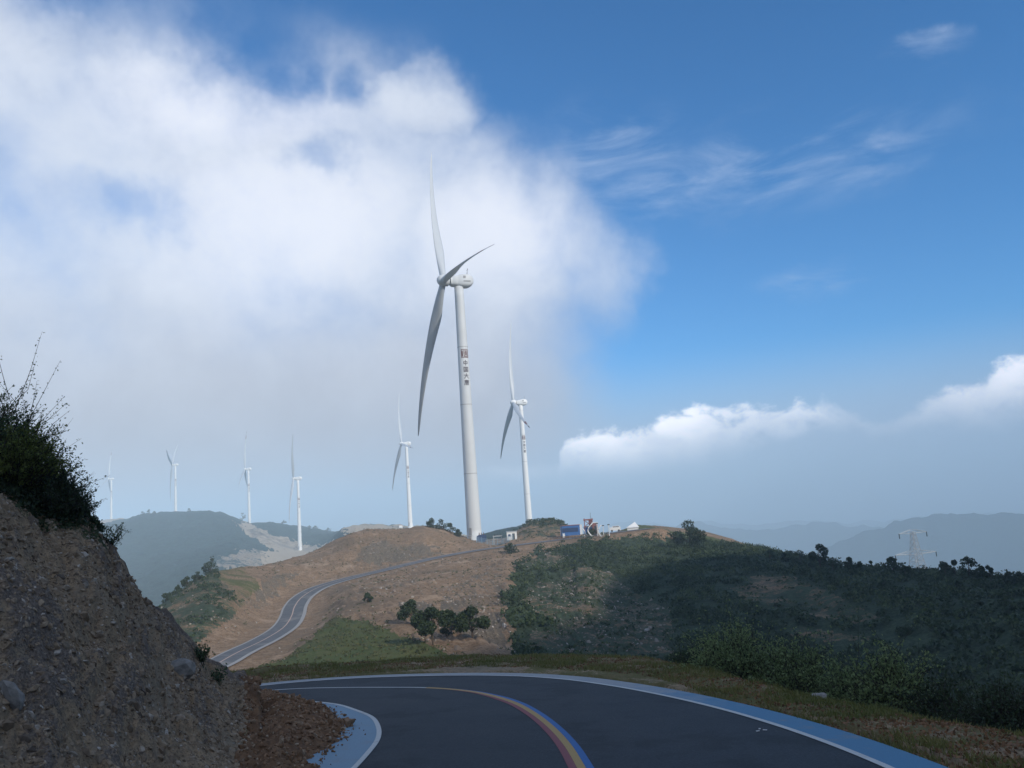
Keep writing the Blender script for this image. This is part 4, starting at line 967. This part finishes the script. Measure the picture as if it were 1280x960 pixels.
def boulder(px, py, r, size, label, mat=m_rock, group=None, squash=(1, 1, 1), sink=.25, rz=0., name='boulder'):
    x, y = at(px, py, r)[:2]; vs, T = rock_variants(2, 1, g=np.random.default_rng(int(px * 7 + py)))
    W_ = vs[0] * np.array(squash) * size; W_ += .025 * size * np.c_[fbm(W_[:, 0], W_[:, 1], size * .4, 3), fbm(W_[:, 1], W_[:, 2], size * .4, 3), fbm(W_[:, 2], W_[:, 0], size * .4, 3)]
    o = link(name, npmesh(name, W_, T), mat); o.location = (x, y, float(terr(x, y)) + size * squash[2] * (1 - sink * 2)); o.rotation_euler = (0, 0, rz); return tag(o, label, 'boulder', group)
boulder(641, 697, 228, .95, 'pale boulder on the brown slope just above a dark shrub, below the track', squash=(1.2, 1, .9))

# ------------------------------------------------------------------ near plants: bushes beyond the verge, the overgrown bank top
def near_bush(px, pytop, r, wpx, label, ns=150, mat='f_bush', leaf=.074, leaves=22, **k):
    x, y = at(px, 860, r)[:2]; z = float(terr(x, y)); top = at(px, pytop, r)[2]
    return stem_bush('bush', (x, y, z), (top - z) * 1.04, wpx * r / 1000 * 1.1, ns, label, leaves=leaves, leaf=leaf, mat=mat, **k)
near_bush(925, 776, 22, 120, 'largest leafy green bush beyond the right verge, leftmost of the row', ns=340, seed=1)
near_bush(1000, 800, 21, 95, 'leafy green bush directly behind the pale boulder on the verge', ns=260, seed=2)
near_bush(1055, 822, 20, 70, 'low leafy bush filling the gap right of the pale boulder', ns=110, seed=3)
near_bush(1110, 806, 19.5, 95, 'yellow-green leafy bush right of the pale boulder', ns=260, seed=4)
near_bush(1175, 842, 17.5, 80, 'dark low bush between the yellow-green bush and the darkest bush', ns=130, mat='f_tree', seed=5)
near_bush(1245, 846, 16, 110, 'darkest bush at the right edge of the verge', ns=200, mat='f_dark', leaf=.055, seed=6)
near_bush(868, 806, 25, 60, 'small dim bush left of the largest leafy bush', ns=110, mat='f_tree', seed=7)
def bank_plant(px, py, r, hgt, wid, ns, label, **k):
    x, y = at(px, py, r)[:2]; z = float(terr(x, y)) - .08
    return stem_bush(k.pop('name', 'bush'), (x, y, z), hgt, wid, ns, label, **k)
bank_plant(18, 600, 14.6, 1.95, 1.55, 240, 'dark thorny bush with long bare twigs, highest on the rock bank', mat='f_thorn', leaf=.045, leaves=64, side=6, upright=.5, bare=.05, seed=11)
bank_plant(-45, 600, 14.2, 2.3, 2.2, 150, 'dark thorny bush cut by the left edge of the picture, behind the highest one', mat='f_thorn', leaf=.04, leaves=55, side=6, upright=.6, bare=.05, seed=12)
bank_plant(14, 625, 13.6, 1.05, 1.5, 190, 'yellow-green bush at the left edge, below the highest thorny bush', mat='f_moss', leaf=.04, leaves=34, side=3, upright=.55, seed=13)
bank_plant(62, 640, 13.8, .85, 1.2, 190, 'dense dark bush hanging over the edge of the rock bank', mat='f_dark', leaf=.035, leaves=34, side=3, upright=.5, droop=.25, seed=14)
bank_plant(92, 648, 14.0, .55, .7, 90, 'small dark bush with wispy stalks at the bank edge', mat='f_thorn', leaf=.03, leaves=24, side=3, seed=15)
bank_plant(134, 684, 14.3, .42, .5, 16, 'thin leafy sprig leaning off the bank edge against the hazy hill', name='sprig', cat='plant', mat='f_thorn', leaf=.035, leaves=14, side=3, seed=16, dirx=.25)
bank_plant(116, 664, 14.2, .42, .14, 5, 'pair of tall dry stalks on the bank edge below the faintest turbine', name='dry_stalks', cat='plant', mat='f_dry', leaf=.02, leaves=8, side=1, upright=.95, seed=17)
bank_plant(250, 833, 15.6, .42, .36, 24, 'dark grassy weed clump where the bank meets the far road', name='weed_clump', cat='plant', mat='f_thorn', leaf=.05, leaves=12, side=2, upright=.85, seed=18)
bank_plant(268, 848, 15.9, .28, .4, 22, 'dark low weed clump above the rubble heap', name='weed_clump', cat='plant', mat='f_thorn', leaf=.05, leaves=12, side=2, upright=.8, seed=19)

# bank undergrowth along its top edge, and stones over its face
xs_, ys_, zs_ = [], [], []
a = rng.uniform(px2az(-60), px2az(122), 1900); r = np.interp(a, rl[:, 0], rl[:, 1]) + rng.normal(size=1900) * .25 - np.abs(rng.normal(size=1900)) * .12
x, y = r * np.sin(a), r * np.cos(a); tag(leaf_obj('bank_undergrowth', cluster_leaves(x, y, .10, 8, .05), MAT['f_dark']), kind='stuff')
def on_bank(n):
    px = rng.uniform(-40, 345, n); a = np.array([px2az(p, 860) for p in px]); f = rng.uniform(0, 1, n) ** .8
    r0 = np.interp(a, AZ, KR[1]); r1 = np.interp(a, AZ, KR[2]); r = r0 + (r1 - r0) * f; return r * np.sin(a), r * np.cos(a)
x, y = on_bank(150); s = rng.uniform(.05, .12, 150) ; tag(stones('bank_blocks', np.c_[x, y, terr(x, y) - s * .35], s, stonemat('dark_bank_block', (.17, .135, .11), (.25, .20, .15), (.36, .32, .27)), 1, .4), kind='stuff')
x, y = on_bank(11000); s = rng.uniform(.012, .045, len(x)) * np.where(rng.random(len(x)) < .10, 2.2, 1) * np.where(rng.random(len(x)) < .012, 1.9, 1)
tag(stones('bank_stones', np.c_[x, y, terr(x, y) - s * .2], s, m_st_bank, 1, .5), kind='stuff')
boulder(17, 843, 9.6, .19, 'large pale slab of rock jutting from the bank at the left edge', squash=(.62, .4, 1.05), sink=.22, rz=.2).rotation_euler[1] = -.65
boulder(226, 838, 13.4, .24, 'smooth pale rock in the bank near its lower right end', squash=(1.1, .7, .8), sink=.35, rz=.3)
boulder(182, 887, 9.9, .10, 'small grey-white stone in the lower middle of the bank', squash=(.8, 1, 1.2), sink=.3)

# ------------------------------------------------------------------ rubble slumped over the blue shoulder
RUB = [(262, 858), (290, 860), (330, 867), (372, 874), (405, 882), (428, 893), (441, 908), (436, 922), (424, 932), (404, 944), (398, 962), (392, 1000), (280, 1000), (300, 930), (296, 890)]
rub_xy = [tuple(onplane(*p)) for p in RUB]
def rub_h(x, y):
    P_ = np.array(rub_xy); d = np.full(np.shape(x), 1e9)
    for i in range(len(P_)):
        a, b = P_[i], P_[(i + 1) % len(P_)]; t_ = np.clip(((x - a[0]) * (b[0] - a[0]) + (y - a[1]) * (b[1] - a[1])) / ((b - a) @ (b - a)), 0, 1)
        d = np.minimum(d, np.hypot(x - a[0] - t_ * (b[0] - a[0]), y - a[1] - t_ * (b[1] - a[1])))
    ins = inpoly(x, y, rub_xy); return ins, np.where(ins, d, -d)
mnx, mny = np.min(rub_xy, 0) - .2; mxx, mxy = np.max(rub_xy, 0) + .2; st_ = .03
gx, gy = np.meshgrid(np.arange(mnx, mxx, st_), np.arange(mny, mxy, st_), indexing='ij'); ins, d = rub_h(gx, gy)
d2 = d + .10 * fbm(gx, gy, .5, 4)
hh_ = .30 * sstep(-.02, .9, d2) + sstep(0, .15, d2) * (.05 * fbm(gx, gy, .3, 3) + .035 * np.abs(fbm(gx, gy, .09, 3)) + .012) - .03
gz = np.maximum(zplane(gx, gy), terr(gx, gy) * (terr(gx, gy) > zplane(gx, gy) + .03) + -99 * (terr(gx, gy) <= zplane(gx, gy) + .03)) + hh_
n, k = gx.shape; i, j = np.meshgrid(np.arange(n - 1), np.arange(k - 1), indexing='ij'); o = i * k + j
keepq = (d2 > -.01); kq = keepq[:-1, :-1] & keepq[1:, 1:] & keepq[1:, :-1] & keepq[:-1, 1:]
Q = np.stack([o, o + k, o + k + 1, o + 1], -1)[kq]
m_rub, t, bs = material('rubble_soil'); pos = t.n('ShaderNodeNewGeometry').outputs['Position']
n1 = t.noise(pos, 3.5, 6, .65); n2 = t.noise(pos, 22, 5, .7)
base = t.mix(t.ramp(n1, .35, .65), (.17, .095, .055), (.28, .165, .095)); base = t.mix(t.ramp(n2, .5, .75), base, (.09, .065, .05))
setin(t, bs, Base_Color=base, Roughness=.95, Specular_IOR_Level=.1, Normal=t.n('ShaderNodeBump', {'Strength': .9, 'Distance': .03, 'Height': n2}).outputs[0])
tag(link('rubble_heap', npmesh('rubble_heap', np.stack([gx, gy, gz], -1).reshape(-1, 3), Q, True), m_rub), kind='stuff')
px_ = rng.uniform(mnx, mxx, 14000); py_ = rng.uniform(mny, mxy, 14000); ins, d = rub_h(px_, py_); k_ = (d > -.04 + .12 * rng.normal(size=len(d)) * (rng.random(len(d)) < .25)) & (d > -.28)
px_, py_, d = px_[k_], py_[k_], d[k_]
s = rng.uniform(.012, .05, len(px_)) * np.where(rng.random(len(px_)) < .08, 1.9, 1) * np.where(d < 0, .5, 1)
ix = np.clip(((px_ - mnx) / st_).astype(int), 0, n - 1); iy = np.clip(((py_ - mny) / st_).astype(int), 0, k - 1)
zz_ = np.where(d > .02, gz[ix, iy], zplane(px_, py_) + .01)
tag(stones('rubble_stones', np.c_[px_, py_, zz_ + s * .25], s, m_st_rub, 1, .6), kind='stuff')
P_ = onplane(436, 908); vs, T = rock_variants(3, 1, g=np.random.default_rng(77)); o = link('boulder', npmesh('boulder', vs[0] * (.15, .13, .10), T), m_st_rub); o.location = (P_[0], P_[1], zplane(*P_) + .07); tag(o, 'brown rock that has rolled onto the blue shoulder from the rubble heap', 'boulder')
P_ = onplane(1024, 868); vs, T = rock_variants(3, 1, g=np.random.default_rng(78)); W_ = vs[0] * (.19, .15, .13); W_[:, 0] += W_[:, 2] * .35
o = link('boulder', npmesh('boulder', W_, T), m_rock); o.location = (P_[0], P_[1], float(terr(*P_)) + .06); o.rotation_euler = (0, .2, .3); tag(o, 'pale grey boulder lying on the right verge in front of the bushes', 'boulder')
P_ = onplane(951, 914); mb = MB()
for q in range(3): mb.box(((q - 1) * .05, (-.03, .05, -.045)[q], .012 + q * .006), ((.05, .035, .06)[q], .025, .008), rz=(.3, 1.1, -.4)[q])
o = mb.build('litter', MAT['litter']); o.location = (P_[0], P_[1], zplane(*P_) + .004); tag(o, 'crumpled white scrap lying on the asphalt near the right edge line', 'litter')

# ------------------------------------------------------------------ grass and dead leaves over the verge
def verge_pts(n):
    a = rng.uniform(rad(-24), rad(36), n); rv = np.interp(a, AZ, RV); r = rv + 2.2 - rng.uniform(0, 1, n) ** .8 * np.minimum(6.5, rv * .45)
    x, y = r * np.sin(a), r * np.cos(a)
    ok = ~inpoly(x, y, [tuple(p) for p in np.concatenate([off(co, OS * .60), off(ci, -OS * 3)[::-1]])])
    # stay outside the outer shoulder
    return x[ok], y[ok]
x, y = verge_pts(60000); g = fbm(x, y, 1.6, 3) + .3 * fbm(x, y, .4, 2); k_ = g > -.12 + .2 * rng.normal(size=len(x)); x, y = x[k_], y[k_]
z = terr(x, y); n = len(x); hgt = rng.uniform(.04, .11, n); a = rng.uniform(0, 6.28, n); dx, dy = np.cos(a), np.sin(a); ln = rng.normal(size=(n, 2)) * .4
w = .008 + .004 * rng.random(n)
base = np.c_[x, y, z]; b1 = base + np.c_[dx * w, dy * w, 0 * w]; b2 = base - np.c_[dx * w, dy * w, 0 * w]; tip = base + np.c_[ln[:, 0] * hgt, ln[:, 1] * hgt, hgt]; tip2 = tip + np.c_[dx * w, dy * w, 0 * w] * .3
tag(leaf_obj('verge_grass', np.stack([b1, b2, tip, tip2], 1).reshape(-1, 3), MAT['f_grass']), kind='stuff')
x, y = verge_pts(26000); g = fbm(x, y, 1.6, 3); k_ = g < .1 + .2 * rng.normal(size=len(x)); x, y = x[k_], y[k_]
C = np.c_[x, y, terr(x, y) + rng.uniform(.004, .035, len(x))]; m_lit = foliage('dead_leaves', (.13, .068, .035), (.28, .15, .075), .1)
tag(leaf_obj('leaf_litter', leaf_arrays(C, rng.uniform(.03, .075, len(x)), 0., 1.6), m_lit), kind='stuff')
# ------------------------------------------------------------------ light
SUN_EL, SUN_AZ = 28.0, 135.0
sd = Vector((math.sin(rad(SUN_AZ)) * math.cos(rad(SUN_EL)), math.cos(rad(SUN_AZ)) * math.cos(rad(SUN_EL)), math.sin(rad(SUN_EL))))
ld = bpy.data.lights.new('sun', 'SUN'); ld.energy = 3.7; ld.angle = rad(1.2); ld.color = (1, .93, .82)
lo = bpy.data.objects.new('sun', ld); COL.objects.link(lo); lo.rotation_euler = (-sd).to_track_quat('-Z', 'Y').to_euler(); lo.location = (60, -60, 120)
W = bpy.data.worlds.new('World'); S.world = W; W.use_nodes = True; W.node_tree.nodes.clear()
t = NT(W.node_tree)
sky = t.n('ShaderNodeTexSky', sky_type='NISHITA', sun_disc=False, sun_elevation=rad(SUN_EL), sun_rotation=rad(SUN_AZ), altitude=1500, air_density=1.0, dust_density=.6, ozone_density=1.6)
dirv = t.n('ShaderNodeTexCoord').outputs['Generated']
sp = t.n('ShaderNodeSeparateXYZ', {0: dirv})
A_ = t.math('MULTIPLY', t.math('ARCTAN2', sp.outputs[0], sp.outputs[1]), 57.29578)
E_ = t.math('MULTIPLY', t.math('ARCSINE', sp.outputs[2]), 57.29578)
ae = t.n('ShaderNodeCombineXYZ', {0: A_, 1: E_, 2: 0.}).outputs[0]
def vn(scale, detail=7., rough=.55, dist=0., stretch=(1, 1, 1)):
    v = t.n('ShaderNodeVectorMath', {0: dirv, 1: stretch}, operation='MULTIPLY').outputs[0]
    return t.noise(v, scale, detail, rough, dist)
w1 = t.n('ShaderNodeTexNoise', {'Vector': dirv, 'Scale': 5., 'Detail': 5., 'Roughness': .6}).outputs['Color']
wv = t.n('ShaderNodeVectorMath', {0: t.n('ShaderNodeVectorMath', {0: w1, 1: (.5, .5, .5)}, operation='SUBTRACT').outputs[0], 1: (13, 9, 0)}, operation='MULTIPLY').outputs[0]
wae = t.n('ShaderNodeVectorMath', {0: ae, 1: wv}, operation='ADD').outputs[0]
w2 = t.n('ShaderNodeTexNoise', {'Vector': dirv, 'Scale': 14., 'Detail': 6., 'Roughness': .62}).outputs['Color']
wv2 = t.n('ShaderNodeVectorMath', {0: t.n('ShaderNodeVectorMath', {0: w2, 1: (.5, .5, .5)}, operation='SUBTRACT').outputs[0], 1: (5, 3.2, 0)}, operation='MULTIPLY').outputs[0]
wae2 = t.n('ShaderNodeVectorMath', {0: ae, 1: wv2}, operation='ADD').outputs[0]
def blob(px, py, rx, ry, vec=None):
    a, e = azel(px, py); a, e = math.degrees(a), math.degrees(e)
    k = 57.3 / 1000
    v = t.n('ShaderNodeVectorMath', {0: vec or wae, 1: (a, e, 0)}, operation='SUBTRACT').outputs[0]
    v = t.n('ShaderNodeVectorMath', {0: v, 1: (1 / (rx * k), 1 / (ry * k), 0)}, operation='MULTIPLY').outputs[0]
    l = t.n('ShaderNodeVectorMath', {0: v}, operation='LENGTH').outputs['Value']
    return t.ramp(l, 1.45, .15)
def union(bs, op='MAXIMUM'):
    o = bs[0]
    for b in bs[1:]: o = t.math(op, o, b)
    return o
big = union([blob(190, 300, 330, 240), blob(420, 270, 270, 200), blob(600, 300, 200, 150), blob(130, 170, 230, 120), blob(520, 150, 130, 70), blob(640, 430, 180, 190), blob(740, 340, 100, 110), blob(-150, 330, 300, 260), blob(300, 520, 450, 150), blob(40, 110, 130, 90)])
gap = union([blob(330, 62, 75, 45), blob(425, 108, 42, 28), blob(395, 205, 38, 26), blob(160, 250, 60, 34), blob(640, 60, 140, 70)])
n_a = vn(4.2, 8, .58, .3); n_b = vn(11., 7, .6, .2)
dens = t.math('ADD', big, t.math('MULTIPLY', t.math('SUBTRACT', n_a, .5), 1.25))
dens = t.math('ADD', dens, t.math('MULTIPLY', t.math('SUBTRACT', n_b, .5), .75))
dens = t.math('SUBTRACT', dens, t.math('MULTIPLY', gap, .55))
dens = t.math('SUBTRACT', dens, t.math('MULTIPLY', t.ramp(A_, math.degrees(azel(560, 300)[0]), math.degrees(azel(850, 300)[0])), .75))
cl_big = t.math('MULTIPLY', t.ramp(dens, -.30, 1.15, 0, .97), t.ramp(big, .0, .55))
# thin cloud streaks on the right and over the rest of the sky
n_c = vn(7., 8, .62, .6, (1, 1, 3.4))
strk = union([blob(980, 205, 190, 55, wae2), blob(760, 190, 90, 60, wae2), blob(1150, 65, 50, 14, wae2), blob(820, 235, 110, 50, wae2), blob(1010, 350, 60, 20, wae2), blob(1100, 180, 60, 20, wae2)])
cl_thin = t.math('MULTIPLY', t.math('MULTIPLY', strk, t.ramp(n_c, .38, .76)), .42)
away = t.ramp(A_, 45., 70.); away = t.math('ADD', away, t.ramp(A_, -50., -75.), clamp=True)
cl_else = t.math('MULTIPLY', away, t.ramp(n_a, .30, .6, 0, .78))
# cumulus bank low on the right, bright along its top
def curve_of_az(pts, lo_, hi_):               # a float curve over azimuth: pts = (azimuth deg, value), value range lo_..hi_
    nd = t.n('ShaderNodeFloatCurve'); cv = nd.mapping.curves[0]
    pts = [((a + 20) / 80, (v - lo_) / (hi_ - lo_)) for a, v in pts]
    cv.points[0].location = pts[0]; cv.points[1].location = pts[-1]
    for p in pts[1:-1]: cv.points.new(*p)
    nd.mapping.update(); t.t.links.new(t.math('MULTIPLY', t.math('ADD', A_, 20.), 1 / 80), nd.inputs['Value'])
    return t.math('ADD', t.math('MULTIPLY', nd.outputs[0], hi_ - lo_), lo_)
TOPS = [(560, 640), (640, 612), (692, 590), (700, 562), (712, 547), (745, 543), (790, 529), (830, 513), (870, 507), (910, 511), (955, 500), (990, 498), (1025, 506), (1065, 509), (1095, 519), (1125, 513), (1160, 495), (1190, 476), (1230, 463), (1280, 447), (1400, 415), (1560, 440)]
top = curve_of_az([(-20, -1)] + [tuple(math.degrees(v) for v in azel(*p)) for p in TOPS] + [(60, 3)], -5, 20)
bright_a = curve_of_az([(-20, 0)] + [(math.degrees(azel(px, 540)[0]), v) for px, v in ((600, .0), (680, .2), (710, .9), (770, 1.), (860, .95), (930, .6), (985, .75), (1040, .4), (1100, .2), (1160, .35), (1220, .6), (1300, .7), (1500, .4))] + [(60, .2)], 0, 1)
thick = curve_of_az([(-20, 1)] + [(math.degrees(azel(px, 540)[0]), v) for px, v in ((640, 1.5), (700, 2.6), (750, 4.), (830, 5.), (900, 3.6), (980, 2.4), (1060, 1.6), (1180, 2.4), (1280, 3.6))] + [(60, 2)], 0, 6)
n_d = vn(15., 8, .60, .25, (1, 1, 1.5)); n_e = vn(44., 6, .62, .2)
billow = t.math('ADD', t.math('MULTIPLY', t.math('SUBTRACT', n_d, .5), 4.6), t.math('MULTIPLY', t.math('SUBTRACT', n_e, .5), 1.8))
depth = t.math('SUBTRACT', t.math('ADD', top, billow), E_)
side = t.ramp(A_, 1.5, 4.)
cl_cu = t.math('MULTIPLY', t.math('MULTIPLY', t.ramp(depth, -.05, 1.0), side), .93)
lit = t.math('MULTIPLY', t.ramp(t.math('DIVIDE', depth, thick), 1.25, .15), bright_a)
lit = t.math('MULTIPLY', lit, t.ramp(n_d, .30, .60, .55, 1.))
puff = t.math('MULTIPLY', blob(650, 592, 55, 12, wae2), .5)
low = t.ramp(E_, 10.5, 3.5, 0, .93)                 # grey-blue layer low over the hills
K = 1 / .14 * 1.22
def cl(c): return tuple(v * K for v in c)
tint = t.n('ShaderNodeMix', {0: 1.}, data_type='RGBA', blend_type='MULTIPLY'); t.t.links.new(sky.outputs[0], tint.inputs[6]); tint.inputs[7].default_value = (*SKY_TINT, 1)
c = tint.outputs[2]
c = t.mix(cl_thin, c, cl((.55, .64, .80)))
bright = union([blob(360, 300, 180, 110), blob(300, 130, 140, 60), blob(640, 300, 130, 90)])
whit = t.mix(t.math('ADD', t.ramp(E_, 4., 19.), t.math('MULTIPLY', t.math('SUBTRACT', n_b, .5), .8), clamp=True), cl((.43, .44, .50)), cl((.64, .69, .79)))
whit = t.mix(t.math('MULTIPLY', bright, .75), whit, cl((.84, .86, .94)))
c = t.mix(low, c, cl((.31, .44, .65)))
c = t.mix(t.math('MULTIPLY', t.ramp(E_, 21., 6., 0, .96), t.ramp(A_, 9., -4.)), c, cl((.42, .40, .43)))
c = t.mix(cl_big, c, whit)
cuc = t.mix(lit, cl((.34, .46, .66)), cl((1.75, 1.66, 1.68)))
c = t.mix(puff, c, cl((1.1, 1.05, 1.1)))
c = t.mix(cl_cu, c, cuc)
c = t.mix(cl_else, c, cl((.62, .68, .78)))
bg = t.n('ShaderNodeBackground', {'Color': c, 'Strength': .14}); wo = t.n('ShaderNodeOutputWorld'); t.t.links.new(bg.outputs[0], wo.inputs[0])

# ------------------------------------------------------------------ air
hz, tt, bs = material('haze_air'); tt.t.nodes.remove(bs)
pv = tt.n('ShaderNodeVolumePrincipled', {'Color': (.65, .83, .97, 1), 'Density': HAZE, 'Anisotropy': -.25})
tt.t.links.new(pv.outputs[0], [n for n in tt.t.nodes if n.type == 'OUTPUT_MATERIAL'][0].inputs[1])
hb = MB(); hb.box((0, 0, (-501 + 195) / 2), (62000, 62000, 501 + 195)); tag(hb.build('haze', hz), kind='stuff')

# ------------------------------------------------------------------ render
S.view_settings.view_transform = 'Standard'; S.view_settings.look = 'None'; S.view_settings.gamma = 1; S.view_settings.exposure = EXPO; S.view_settings.use_curve_mapping = False
S.render.engine = 'CYCLES'; cy = S.cycles
cy.max_bounces = 5; cy.diffuse_bounces = 2; cy.glossy_bounces = 2; cy.transmission_bounces = 2; cy.volume_bounces = 2; cy.transparent_max_bounces = 4
cy.use_denoising = True; cy.sample_clamp_indirect = 4
